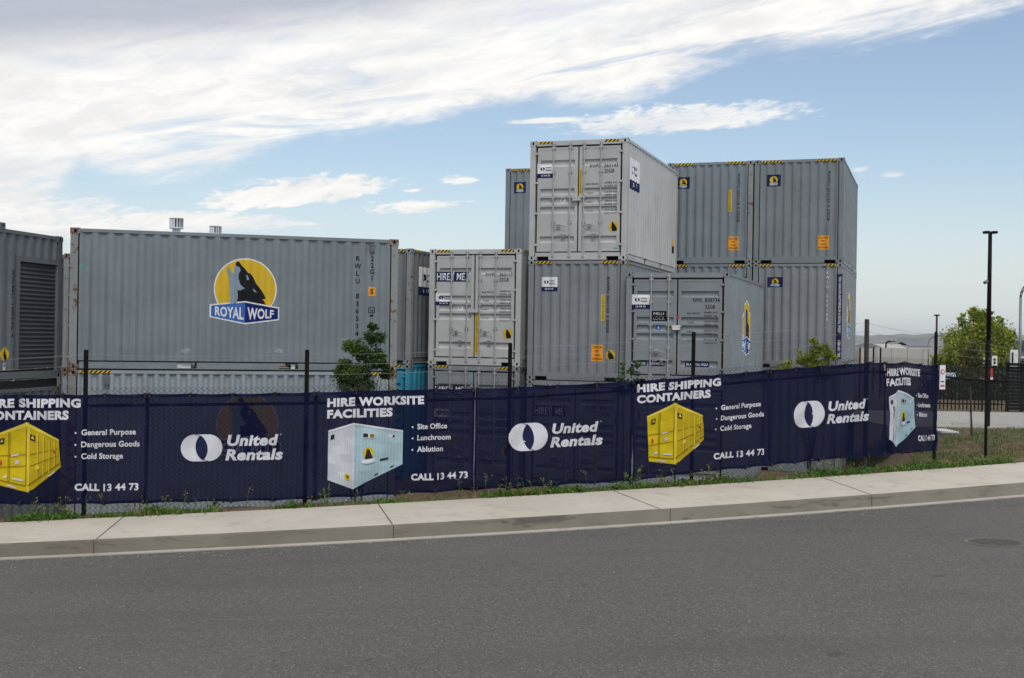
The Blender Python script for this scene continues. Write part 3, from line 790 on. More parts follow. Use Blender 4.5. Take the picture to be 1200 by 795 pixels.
a = Art(); a.rect(1.23, .10 + .08, 1.36, .30, MT['pale'], 1); a.rect(1.25, .24, 1.34, .28, MT['black_ink'], 2); a1.right_art(a, 'data_plate')
a = Art(); a.text('RWMU 100236 4', 1.46, ST - .7, 1.15, .06, MT['black_ink'], 1, .01, vertical=True); a1.right_art(a, 'number_marking')
a1.part('lifting_lug', MB().use(MT['dark_grey']).box(W - .10, W, 1.10, 1.24, ST - .02, ST + .09).use(MT['hole']).box(W - .06, W + .003, 1.15, 1.19, ST + .02, ST + .07).mesh('lifting_lug'))
a1.part('dark_gap_fill', MB().use(MT['black']).box(.06, W - .05, .05, 2.94, -.14, -.002).mesh('dark_gap_fill'))  # black box fills the gap under the container, standing in for its shade
a2 = container((A1.x, A1.y, 0), -.195, 'dark grey container under the roller shutter one, mostly behind the banner', 'dark_grey', 2.99, ST, 'blank', 'dark_grey')

# --- container glimpsed in the gap between the shutter one and the badge one
J0 = P(74.6, 330, 29.6).xy
j1 = container((J0.x, J0.y, ST), -.3, 'rust cornered grey container glimpsed in the gap beside the roller shutter', 'mid_grey', L20, HC, 'door', 'rusty', 'post_worn')
j2 = container((J0.x, J0.y, 0), -.3, 'hidden grey container under the one glimpsed in the gap', 'mid_grey', L20, ST, 'door', 'rusty')

aJ, bJ = ax(-.3); J1 = J0 - aJ * (W + .12) + bJ * .3
container((J1.x, J1.y, ST), -.3, 'hidden upper grey container behind the roller shutter one', 'dark_grey', L20, HC, 'door', 'dark_grey')
container((J1.x, J1.y, 0), -.3, 'hidden lower grey container behind the roller shutter one', 'dark_grey', L20, ST, 'door', 'dark_grey')
# --- grey on turquoise, between the badge one and the hire me one
aC, bC = ax(YD); C0 = P(481.6, 360, 30.3).xy - aC * W
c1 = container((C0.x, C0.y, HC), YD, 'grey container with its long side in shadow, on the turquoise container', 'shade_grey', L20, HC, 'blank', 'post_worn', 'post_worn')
haz_front(c1, .2, .5); haz_right(c1)
a = Art(); rental_sign(a, .55, HC - .42, .95, .72); c1.right_art(a, 'hire_sign')
a = Art(); wolf_small(a, 1.88, 1.2, .13); c1.front_art(a, 'round_wolf_sticker')
c2 = container((C0.x, C0.y, 0), YD, 'turquoise container at the bottom of the stack with shadowed side', 'turquoise', L20, HC, 'door', 'post_worn')
haz_front(c2, .2, .4)
a = Art(); a.text('262098', 1.78, 2.12, .42, .09, MT['white_ink'], 1, .02); c2.front_art(a, 'number_marking')

# --- hire me pair
def doors_common(c, num, code, H, wolf=True):
    a = Art(); a.text(num[:4], 1.50, H - .68, .27, .085, MT['black_ink'], 1, .012); a.text(num[5:11], 1.85, H - .68, .34, .085, MT['black_ink'], 1, .012)
    a.text(num[12:], 2.27, H - .68, .05, .085, MT['black_ink'], 1, .012); a.text(code, 1.86, H - .81, .24, .085, MT['black_ink'], 1, .012)
    c.front_art(a, 'number_marking'); a = Art(); data_lines(a, 1.41, 1.87, 1.09, H, .215, MT['black_ink']); c.front_art(a, 'weight_panel')
    if wolf: a = Art(); wolf_small(a, 2.10, H - 2.10, .125); c.front_art(a, 'round_wolf_sticker')
def badge_d(c, z):
    a = Art(); a.disc(.82, z, .072, MT['pale'], 1, 20); a.text('D', .795, z - .04, .05, .08, MT['black_ink'], 2, .01); c.front_art(a, 'letter_badge')
def lockbox(c, z, m='light_grey', x=1.20, w=.20):
    g = MB().use(MT[m]); g.box(x - w / 2, x + w / 2, -.055, .02, z - .05, z + .05); g.box(x - w / 2 - .02, x + w / 2 + .02, -.06, .02, z + .02, z + .055)
    c.part('lock_box', g.mesh('lock_box'))
d1 = container(at(D0, HC), YD, 'light grey container with HIRE ME on its doors, above the banners', 'light_grey', L20, HC, 'door', 'light_grey')
haz_front(d1, .2, .34); haz_right(d1)
def hire_me(c, zt):
    H = c.H; a = Art(); a.rect(.18, H - zt - .25, .60, H - zt, MT['navy_ink'], 1); a.text('HIRE', .20, H - zt - .215, .335, .18, MT['white_ink'], 2, .012)
    a.rect(.645, H - zt - .25, 1.03, H - zt, MT['navy_ink'], 1); a.text('ME', .73, H - zt - .215, .21, .18, MT['white_ink'], 2, .012); c.front_art(a, 'hire_me_sign')
hire_me(d1, .56)
a = Art(); rental_sign(a, .17, HC - 1.10, .43, .30); d1.front_art(a, 'hire_sign')
doors_common(d1, 'RWPU 262111 6', '25G8', HC); badge_d(d1, HC - 1.46)
a = Art(); yellow_strip(a, 1.236, HC - 1.56, .085, 1.05); d1.front_art(a, 'yellow_strip')
g = MB().use(MT['light_grey']); g.box(1.13, 1.20, -.01, .026, HC - 1.5, HC - .155); g.box(1.245, 1.31, -.01, .026, HC - 1.5, HC - .155); g.box(1.11, 1.33, -.03, .026, HC - 1.58, HC - 1.5); d1.part('seam_cover', g.mesh('seam_cover'))
d2 = container(at(D0, 0), YD, 'grey container behind the banners under the upper HIRE ME container', 'mid_grey', L20, HC, 'door', 'post_worn')
haz_front(d2, .2, .34); hire_me(d2, .50)
a = Art(); rental_sign(a, .17, HC - 1.10, .43, .30); d2.front_art(a, 'hire_sign'); doors_common(d2, 'RWPU 262087 2', '25G8', HC)

# --- tall central stack
e1 = container(at(E0, ST + HC), YE, 'topmost light grey container of the tall central stack, doors facing the road', 'light_grey', L20, HC, 'door', 'light_grey')
haz_front(e1, .22, .36)
a = Art(); rental_sign(a, .18, HC - .55, .42, .345); e1.front_art(a, 'hire_sign')
doors_common(e1, 'RWPU 262143 5', '25G8', HC); badge_d(e1, HC - 1.44); lockbox(e1, HC - 1.42)
a = Art(); yellow_strip(a, 1.236, HC - .70, .07, .62); e1.front_art(a, 'yellow_strip')
a = Art(); a.rect(2.10, .27, 2.22, .295, MT['green_ink'], 1); e1.front_art(a, 'green_sticker')
a = Art(); rental_sign(a, .35, HC - .42, .95, .74); e1.right_art(a, 'hire_sign')
a = Art(); a.rect(5.45, .55, 5.75, .95, MT['yellow_ink'], 1); a.rect(5.5, .55, 5.7, .75, MT['black_ink'], 2); e1.right_art(a, 'yellow_sticker')
e2 = container(at(E0, ST), YE, 'blue grey container with orange caution sticker, middle of the tall central stack', 'blue_grey_c', L20, HC, 'blank', 'post_worn', 'blue_grey_c')
haz_front(e2, .2, .40); haz_right(e2)
a = Art(); rental_sign(a, .33, HC - .40, .40, .345); e2.front_art(a, 'hire_sign')
a = Art(); yellow_strip(a, 1.83, HC - .82, .085, .63); e2.front_art(a, 'yellow_strip')
a = Art(); a.text('RWPU 262150 3 25G8', 1.96, HC - .40, 1.33, .075, MT['black_ink'], 1, .015, vertical=True); e2.front_art(a, 'number_marking')
a = Art(); orange_sign(a, 1.61, HC - 2.02, .28, .40); e2.front_art(a, 'caution_sticker')
a = Art(); wolf_small(a, 2.07, HC - 2.26, .12); e2.front_art(a, 'round_wolf_sticker')
e3 = container(at(E0, 0), YE, 'grey container at the foot of the central stack, hidden behind the banners', 'mid_grey', L20, ST, 'door', 'post_worn')
hire_me(e3, .62); doors_common(e3, 'RWWL 838701 4', '22G8', ST, False)

# --- container with LOCK sign in front of the central stack
f1 = container(at(F0, ST), YE, 'blue grey container with a black LOCK sign, beside the central stack', 'mid_grey', L20, ST, 'door', 'mid_grey', None, (0, 1))
a = Art(); rental_sign(a, .13, ST - .52, .44, .335); f1.front_art(a, 'hire_sign')
a = Art(); a.rect(.585, ST - 1.14, .965, ST - .90, MT['black_ink'], 1); a.text('MILU', .66, ST - .995, .24, .06, MT['white_ink'], 2, .0); a.text('LOCK', .64, ST - 1.11, .28, .075, MT['white_ink'], 2, .0); f1.front_art(a, 'lock_sign')
a = Art(); a.disc(.77, ST - 1.28, .07, MT['blue_ink'], 1, 16); a.rect(.755, ST - 1.32, .785, ST - 1.24, MT['white_ink'], 2); f1.front_art(a, 'blue_sticker')
a = Art(); a.text('RWWL', 1.58, ST - .69, .22, .09, MT['black_ink'], 1, .012); a.text('838734', 1.86, ST - .69, .34, .09, MT['black_ink'], 1, .012); a.text('9', 2.25, ST - .69, .055, .09, MT['black_ink'], 1, .012)
a.text('22G8', 1.86, ST - .84, .23, .085, MT['black_ink'], 1, .012); f1.front_art(a, 'number_marking'); a = Art(); data_lines(a, 1.44, 1.84, .97, ST, .21, MT['black_ink']); f1.front_art(a, 'weight_panel')
for x0, x1, b in ((.11, .51, 'YOU CAN DO'), (.55, .93, 'ANYTHING'), (1.41, 1.97, 'IN A ROYAL WOLF')):
    a = Art(); a.rect(x0, ST - 2.19, x1, ST - 2.07, MT['navy_ink'], 1); a.text(b, x0 + .03, ST - 2.16, x1 - x0 - .06, .06, MT['white_ink'], 2, .02); f1.front_art(a, 'slogan_strip')
lockbox(f1, ST - 1.29, 'pale', 1.21, .17)
a = Art(); a.rect(1.22, ST - 1.08, 1.26, ST - 1.0, MT['red_ink'], 1); f1.front_art(a, 'red_tag')
a = Art(); royal_logo(a, 2.85, 1.34, 1.40 / 690); f1.right_art(a, 'wolf_badge')
f2 = container(at(F0, 0), YE, 'hidden container under the LOCK sign one, behind the banners', 'mid_grey', L20, ST, 'door', 'mid_grey', None, (0, 1))

# --- the far right block, three high, and the end container far left of it
gw = W + .035
for ci, (n, cname) in enumerate(((0, 'right'), (-1, 'left'), (-3, 'far'))):
    o = G0 + aG * (gw * n)
    top = {0: 'blue grey container at the top right of the stacks, wolf sign and orange sticker',
           -1: 'blue grey container behind the central stack with a yellow strip, top row',
           -3: 'narrow sliver of blue grey container showing left of the central stack top'}[n]
    mid = {0: 'blue grey container with a vertical navy slogan strip on its corner, right hand stack',
           -1: 'blue grey container whose top edge shows above the LOCK sign container roof',
           -3: 'hidden blue grey container under the sliver left of the central stack'}[n]
    low = {0: 'hidden bottom container under the one with the vertical slogan strip',
           -1: 'hidden bottom container behind the LOCK sign container',
           -3: 'hidden bottom container behind the lower HIRE ME container'}[n]
    g3 = container(at(o, 2 * HC), YG, top, 'blue_grey_b' if n == 0 else 'blue_grey', L20, HC, 'blank', 'post_worn' if n else 'blue_grey_b', 'post_worn' if n == -1 else None)
    haz_front(g3, .2, .55)
    a = Art(); wolf_sign(a, .26 if n else .34, HC - .41, .38, .33); g3.front_art(a, 'wolf_sign')
    if n > -3:
        a = Art(); a.text('RWPU 262118 9 25G8' if n else 'RWPU 262125 0 25G8', 2.0, HC - .36, 1.36, .07, MT['black_ink'], 1, .012, vertical=True); g3.front_art(a, 'number_marking')
        a = Art(); orange_sign(a, 1.75, HC - 2.13, .30, .39); g3.front_art(a, 'caution_sticker')
    if n == -1: a = Art(); yellow_strip(a, 1.74, HC - .80, .10, .62); g3.front_art(a, 'yellow_strip')
    if n == 0:
        a = Art(); a.text('RWPU 262118 9', .50, HC - .45, 1.1, .08, MT['pale'], 1, .012, vertical=True); g3.right_art(a, 'side_number')
    g2 = container(at(o, HC), YG, mid, 'blue_grey_c' if n == 0 else 'blue_grey', L20, HC, 'blank', 'post_worn', 'post_worn' if n else 'blue_grey_c')
    haz_front(g2, .2, .28 if n == 0 else .42)
    if n == 0:
        a = Art(); wolf_sign(a, .40, HC - .38, .42, .28); g2.front_art(a, 'wolf_sign')
        a = Art(); a.stack('RWLU 262103', 2.03, HC - .30, .075, .128, MT['pale'], 1, .012); g2.front_art(a, 'number_marking')
        a = Art(); a.rect(2.302, HC - 2.63, 2.433, HC - .30, MT['navy_ink'], 1)
        a.text('YOU CAN DO ANYTHING IN A ROYAL WOLF', 2.332, HC - .36, 1.55, .07, MT['white_ink'], 2, .02, vertical=True)
        a.text('1300 651 700', 2.332, HC - 2.12, .46, .07, MT['white_ink'], 2, .02, vertical=True); g2.front_art(a, 'slogan_strip')
        a = Art(); royal_logo(a, 2.9, 1.5, 1.40 / 690); g2.right_art(a, 'wolf_badge')
    elif n == -1:
        a = Art(); wolf_sign(a, 1.95, HC - .37, .34, .28); g2.front_art(a, 'wolf_sign')
    container(at(o, 0), YG, low, 'blue_grey', L20, HC, 'blank', 'post_worn')

# ------------------------------------------------------------------ street: curves measured along the kerb
us = np.array([0, 100, 200, 300, 400, 500, 600, 700, 800, 900, 1000, 1100, 1200], float)
v_lip = np.polyfit(us, [655.7, 651, 647, 641.5, 636.3, 631, 625, 619, 612.3, 605.5, 597.8, 590, 582], 3)
v_kt = np.polyfit(us, [637, 633, 628, 623.3, 618, 613, 607, 601, 595, 588.3, 581, 573.5, 565.5], 3)
v_bk = np.polyfit(us, [612.5, 608, 603, 598.3, 592.8, 588, 582, 576, 569.6, 563.5, 557, 549.7, 541.5], 3)
d_bk = np.polyfit([0, 145, 443, 600, 718, 860, 990, 1132, 1200], np.array([14.35, 14.55, 15.1, 15.6, 16.1, 16.95, 17.9, 19.4, 20.3]) * 1.09, 3)
stn = []
for u in np.arange(0, 1201, 20.0):
    pv = lambda q: float(np.polyval(q, u))
    pb = P(u, pv(v_bk), pv(d_bk)); zk = pb.z - .03 - .05 * u / 1200
    kt = Pz(u, pv(v_kt), zk); kb = Pz(u, pv(v_lip) - 2.3, zk - .15); lp = Pz(u, pv(v_lip), zk - .156)
    stn.append((pb, kt, kb, lp))
def extend(st, first):
    a, b = (st[0], st[3]) if first else (st[-1], st[-4]); out = []
    for k in (3, 8, 20, 45): out.append(tuple(Vector(((p - q).xy.normalized() * k).to_3d()) + p for p, q in zip(a, b)))
    return out
stn = list(reversed(extend(stn, True))) + stn + extend(stn, False)
def strip(name, rows, m, label=None, smooth=False, kind='structure'):
    b = MB().use(m); n = len(rows[0]); b.v = [tuple(p) for r in rows for p in r]
    for i in range(len(rows) - 1):
        for j in range(n - 1): b.f.append((i * n + j, (i + 1) * n + j, (i + 1) * n + j + 1, i * n + j + 1)); b.mi.append(0)
    o = link(name, b.mesh(name, smooth)); o['kind'] = kind
    # make every face look up
    bm = bmesh.new(); bm.from_mesh(o.data)
    for f in bm.faces:
        if f.normal.z < 0: f.normal_flip()
    bm.to_mesh(o.data); bm.free(); return o
def nrm(i):
    a = stn[max(0, i - 1)][0]; b = stn[min(len(stn) - 1, i + 1)][0]; t = (b - a).xy.normalized(); return Vector((t.y, -t.x))   # towards the road
# footpath slab, split by tooled joints
dn = Vector((0, 0, -.25))
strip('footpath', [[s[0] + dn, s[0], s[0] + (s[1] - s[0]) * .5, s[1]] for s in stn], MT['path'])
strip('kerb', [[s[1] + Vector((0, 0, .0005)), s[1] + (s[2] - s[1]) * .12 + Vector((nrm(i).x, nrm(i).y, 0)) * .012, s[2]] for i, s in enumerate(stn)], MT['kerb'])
strip('gutter_lip', [[s[2], s[3], s[3] + Vector((0, 0, -.2))] for s in stn], MT['lip'])
rows = []
for i, s in enumerate(stn):
    n = nrm(i); r = []
    for k in (0, .8, 2, 4, 6, 9, 13, 18, 30):
        rise = .024 * k if k < 7 else .168
        r.append(s[3] + Vector((n.x * k, n.y * k, rise - .004 - .008 * math.exp(-k))))
    rows.append(r)
strip('road', rows, MT['asphalt'])
# tooled joints in the path and cracks down the kerb: thin dark grooves
MT['groove'] = plain('dark_groove', (.05, .045, .04), .95)
g = MB().use(MT['groove'])
def stn_at(u):
    k = u / 20.0 + 4; i = int(k); f = k - i; return [stn[i][j].lerp(stn[i + 1][j], f) for j in range(4)]
for ub, uf, uk in ((145, 113, 110), (443, 460, 461), (718, 773, 785), (962, 1020, 1021)):
    p = stn_at(ub)[0]; q = stn_at(uf)[1]; t = (q - p).xy.normalized(); s_ = Vector((-t.y, t.x, 0)) * .006; up = Vector((0, 0, .004))
    g.face([p - s_ + up, q - s_ + up, q + s_ + up, p + s_ + up])
    k1, k2 = stn_at(uk)[1], stn_at(uk)[2]; w = Vector((.004, 0, 0)); o_ = Vector((nrm(20).x, nrm(20).y, 0)) * .018
    g.face([k1 - w + o_, k2 - w + o_, k2 + w + o_, k1 + w + o_])
o = link('footpath_joints', g.mesh('footpath_joints')); o['kind'] = 'structure'

# ------------------------------------------------------------------ ground
PBx = [s[0] for s in stn]
def sdist(x, y):
    """signed distance north of the path's back edge, and its height there"""
    best = 1e9; sg = 1; zz = 1.3
    p = Vector((x, y))
    for a, b in zip(PBx[:-1], PBx[1:]):
        ab = (b - a).xy; t = max(0, min(1, (p - a.xy).dot(ab) / ab.length_squared)); q = a.xy + ab * t; dd = (p - q).length
        if dd < best:
            best = dd; sg = 1 if ab.x * (p.y - a.y) - ab.y * (p.x - a.x) > 0 else -1; zz = a.z + (b.z - a.z) * t
    return best * sg, zz
LVL = 1.36
def target(x, y):
    """level away from the street: the sunken yard, or the bank to the right of it"""
    d = (x - 7.1) * .95 - (y - 20.5) * .275
    m = smoothstep(-.9, .3, d); m = max(m, smoothstep(46, 56, y))
    bump = .10 * math.sin(x * 1.3 + y * .7) * math.sin(y * .9 - x * .4) if (m > .5 and y < 34) else 0
    return m * (LVL + bump * smoothstep(22, 26, y) * (1 - smoothstep(28, 32, y)))
def gh(x, y):
    s, zb = sdist(x, y) if (abs(x) < 60 and y < 70) else (50, LVL)
    if s < 2.2: t_ = target(x, y); return min(t_, zb) - .6
    t_ = target(x, y); r = math.hypot(x, y)
    if s < 2.9: t_ -= .6 * (1 - (s - 2.2) / .7)
    return t_ - (.002 * (r - 90) if r > 90 else 0)
def axis(lo, hi, st, far):
    v = list(np.arange(lo, hi + 1e-6, st)); k = st
    a = hi
    while a < far: k *= 1.45; a += k; v.append(a)
    k = st; a = lo
    while a > -far: k *= 1.45; a -= k; v.insert(0, a)
    return v
X = [x for x in axis(-22, 34, .75, 4200) if abs(x) < 7000]; Y = [y for y in axis(-4, 62, .75, 4200) if -60 < y < 5300]
g = MB().use(MT['soil']); g.v = [(x, y, gh(x, y)) for y in Y for x in X]; nx = len(X)
g.f = [(j * nx + i, j * nx + i + 1, (j + 1) * nx + i + 1, (j + 1) * nx + i) for j in range(len(Y) - 1) for i in range(nx - 1)]; g.mi = [0] * len(g.f)
o = link('ground', g.mesh('ground', True)); o['kind'] = 'structure'
rows = []
rnd = random.Random(3)
for i, s in enumerate(stn):
    n = -nrm(i); r = []
    for k in (0, .15, .35, .6, .9, 1.3, 1.8, 2.4, 3.1):
        p = s[0] + Vector((n.x * k, n.y * k, 0)); tz = target(p.x, p.y); f = smoothstep(.75, 2.1, k)
        z = (s[0].z - .03) * (1 - f) + tz * f + rnd.uniform(-.015, .015) * (k > .1)
        if k > 3: z -= .2
        r.append(Vector((p.x, p.y, z)))
    rows.append(r)
verge = strip('verge', rows, MT['soil'], smooth=True)
def verge_z(x, y):
    s, zb = sdist(x, y); tz = target(x, y); f = smoothstep(.75, 2.1, s); return (zb - .03) * (1 - f) + tz * f if s < 2.6 else gh(x, y)
# yard gravel tone is the same soil; the concrete driveway beyond the bank
dA = [Pz(1040, 500, LVL + .02), Pz(1400, 500, LVL + .02), Pz(1500, 482, LVL + .02), Pz(1040, 482, LVL + .02)]
g = MB().use(MT['drive'])
xa, ya, yb, zz = dA[0].x, dA[0].y, dA[3].y, LVL + .04
g.v = [(xa, ya, zz), (xa + 40, ya + 1, zz), (xa + 44, yb + 1, zz), (xa, yb, zz), (xa, ya, zz - .3), (xa + 40, ya + 1, zz - .3)]; g.f = [(0, 1, 2, 3), (4, 5, 1, 0)]; g.mi = [0, 0]
o = link('driveway', g.mesh('driveway')); o['kind'] = 'structure'
DRIVE_Y = yb
# hills
def ridge(name, dist, base, seed):
    rr = random.Random(seed); g = MB().use(MT['hill']); ph = [rr.uniform(0, 6.28) for _ in range(8)]; n = 420; rows = []
    for i in range(n + 1):
        a = R(-75 + 150 * i / n); t = a * 10
        h = base * (1 + .22 * math.sin(t * 1.1 + ph[0]) + .14 * math.sin(t * 2.7 + ph[1]) + .07 * math.sin(t * 6.1 + ph[2]) + .05 * math.sin(t * 15 + ph[3]) + .05 * math.sin(t * 31 + ph[5]) + .025 * math.sin(t * 63 + ph[6]))
        col = []
        for k, f in ((0, 0), (.25, .35), (.5, .72), (.75, .93), (1, 1), (1.5, .6)):
            dd = dist * (1 + .25 * k) + dist * .03 * math.sin(t * 9 + k * 5 + ph[4]) * (0 < k < 1)
            col.append(Vector((dd * math.sin(a), dd * math.cos(a), -14 + (h + 14) * f)))
        rows.append(col)
    o = strip(name, rows, MT['hill'], smooth=True); return o
ridge('hills', 2600, 24, 5); ridge('hills', 3700, 33, 9)

# air: one closed box of thin even haze round everything, the sky outside it
hz = bpy.data.materials.new('air'); hz.use_nodes = True; ht = hz.node_tree; ht.nodes.clear(); ho = ht.nodes.new('ShaderNodeOutputMaterial'); hv = ht.nodes.new('ShaderNodeVolumePrincipled')
hv.inputs['Color'].default_value = (.90, .95, 1, 1); hv.inputs['Density'].default_value = HAZE; hv.inputs['Anisotropy'].default_value = -.1; ht.links.new(hv.outputs[0], ho.inputs['Volume'])
link('haze', MB().use(hz).box(-7300, 7300, -400, 5400, -24, 62).mesh('haze'))['kind'] = 'stuff'

# ------------------------------------------------------------------ fence
FP = [(-205, 15.75, 424, None), (101, 16.2, 411, 605), (360, 16.75, 411, 590), (598, 17.45, 403, 579), (813, 18.55, 390, 565), (1016, 20.2, 375, 548), (1097, 21.8, 390, 541), (1157, 23.4, 400, 535)]
posts = []
for u, d, vt, vb_ in FP:
    pt = P(u, vt, d); pz = verge_z(pt.x, pt.y); posts.append((Vector((pt.x, pt.y, pz)), pt.z))
d_ = (posts[-1][0] - posts[-2][0]); nxt = posts[-1][0] + d_; posts.append((Vector((nxt.x, nxt.y, verge_z(nxt.x, nxt.y))), posts[-1][1] - .1))
fence = thing('chain_link_fence', 'black chain link fence with barbed wire strands running along the footpath', 'fence', posts[4][0])
fo = -posts[4][0]
def fpart(name, mb, smooth=False): return link(name, mb.mesh(name, smooth), fence, fo)
for i, (p, zt) in enumerate(posts):
    g = MB().use(MT['corner_post'] if i == 5 else MT['post']); r_ = .038 if i == 5 else .030
    g.tube(p + Vector((0, 0, -.4)), (p.x, p.y, zt), r_, 12); g.tube((p.x, p.y, zt), (p.x, p.y, zt + .012), r_ * 1.12, 12, r_ * .7)
    fpart('post', g, False)
# banner node table: u, top v, bottom v
TB = [(-30, 462.5, 592), (101, 462, 591.5), (175, 461.3, 590), (280, 461, 588.5), (372, 459.3, 585.5), (470, 456.5, 579.5), (556, 455, 575), (600, 453.8, 572.5), (740, 446.5, 564.5), (813, 441, 555), (898, 433.5, 546), (1016, 424.5, 535), (1036, 424.5, 533.5), (1060, 425, 531.5), (1097, 428, 528.5)]
SL = [0.0]
for (p, _), (q, _) in zip(posts[:-1], posts[1:]): SL.append(SL[-1] + (q - p).xy.length)
def plan(s):
    s = max(0, min(SL[-1], s))
    for i in range(len(SL) - 1):
        if s <= SL[i + 1] + 1e-9:
            f = (s - SL[i]) / (SL[i + 1] - SL[i]); a, b = posts[i][0], posts[i + 1][0]; p = a.xy.lerp(b.xy, f); t = (b - a).xy.normalized()
            return p, t, i, f
def s_of_u(u):
    r = ray(u, 450); k = r.x / r.y
    for i in range(len(posts) - 1):
        a, b = posts[i][0], posts[i + 1][0]; fa, fb = a.x - k * a.y, b.x - k * b.y
        if fa <= 0 <= fb or (i == len(posts) - 2): return SL[i] + (SL[i + 1] - SL[i]) * (fa / (fa - fb))
nodes = []
for u, vt, vb_ in TB:
    s = s_of_u(u); p, t, i, f = plan(s)
    nodes.append((s, P(u, vt, p.y - .05).z, P(u, vb_, p.y - .05).z))
NS = [n[0] for n in nodes]; NTz = [n[1] for n in nodes]; NBz = [n[2] for n in nodes]
def ztop(s): return float(np.interp(s, NS, NTz))
def zbot(s): return float(np.interp(s, NS, NBz))
def bay_top(s): return ztop(s) + .05
# chain link: straight diagonal wires, crossing in two planes
mesh_h0 = .03
for bi in range(len(posts) - 1):
    g = MB().use(MT['wire']); s0, s1 = SL[bi], SL[bi + 1]; ln = s1 - s0
    def zt_(s): return (ztop(min(s, NS[-1])) + .05) if s <= NS[-1] else (posts[bi][1] * (1 - (s - s0) / ln) + posts[bi + 1][1] * ((s - s0) / ln)) - .58
    def zb_(s):
        p, t, i, f = plan(s); return posts[bi][0].z * (1 - (s - s0) / ln) + posts[bi + 1][0].z * ((s - s0) / ln) + .02
    step = .075; k = s0 - 2.2
    while k < s1:
        for dr in (1, -1):
            # wire from bottom at k climbing with unit slope
            if dr > 0: sa, sb = k, k + 2.0
            else: sa, sb = k + 2.0, k
            h0, h1 = 0.0, 1.0
            # clip along s to the bay
            def at_(f): return sa + (sb - sa) * f
            lo, hi = sorted((sa, sb))
            f0 = max(0, (s0 - lo) / 2.0); f1 = min(1, (s1 - lo) / 2.0)
            if f1 <= f0: continue
            if dr < 0: f0, f1 = 1 - f1, 1 - f0
            A_, B_ = at_(f0), at_(f1)
            pa, ta, _, _ = plan(A_); pb_, tb, _, _ = plan(B_); nn_ = Vector((ta.y, -ta.x)) * (.004 * dr)
            za = zb_(A_) + (zt_(A_) - zb_(A_)) * f0; zb2 = zb_(B_) + (zt_(B_) - zb_(B_)) * f1
            tip = .035 if f1 > .999 else 0
            g.tube((pa.x + nn_.x, pa.y + nn_.y, za), (pb_.x + nn_.x, pb_.y + nn_.y, zb2 + tip), .0023, 3, cap=False)
        k += step
    fpart('chain_link_mesh', g)
    # top rail
    g = MB().use(MT['post']); a, b = posts[bi][0], posts[bi + 1][0]
    za, zb2 = zt_(s0) - .21, zt_(s1 - 1e-3) - .21
    if bi >= 6: za, zb2 = P(1097, 441, posts[6][0].y).z if bi == 6 else P(1157, 446.4, posts[7][0].y).z, P(1157, 446.4, posts[7][0].y).z if bi == 6 else P(1157, 446.4, posts[7][0].y).z - .05
    g.tube((a.x, a.y, za), (b.x, b.y, zb2), .021, 8); fpart('top_rail', g, True)
for dz in (.05, .19, .33):
    g = MB().use(MT['galv_wire']); rr = random.Random(int(dz * 100))
    for i in range(len(posts) - 1):
        a = Vector((posts[i][0].x, posts[i][0].y, posts[i][1] - dz)); b = Vector((posts[i + 1][0].x, posts[i + 1][0].y, posts[i + 1][1] - dz))
        if i == 5: b.z = posts[6][1] - dz * .9
        pts = [a.lerp(b, f) - Vector((0, 0, .03 * 4 * f * (1 - f))) for f in np.linspace(0, 1, 7)]
        g.path(pts, .0022, 4)
        nb = int((b - a).length / .14)
        for k in range(nb):
            p = a.lerp(b, (k + .5) / nb) - Vector((0, 0, .12 * ((k + .5) / nb) * (1 - (k + .5) / nb))); q = Vector((rr.uniform(-1, 1), rr.uniform(-1, 1), rr.uniform(-1, 1))) * .018
            g.tube(p - q, p + q, .0018, 3)
    fpart('barbed_wire', g)

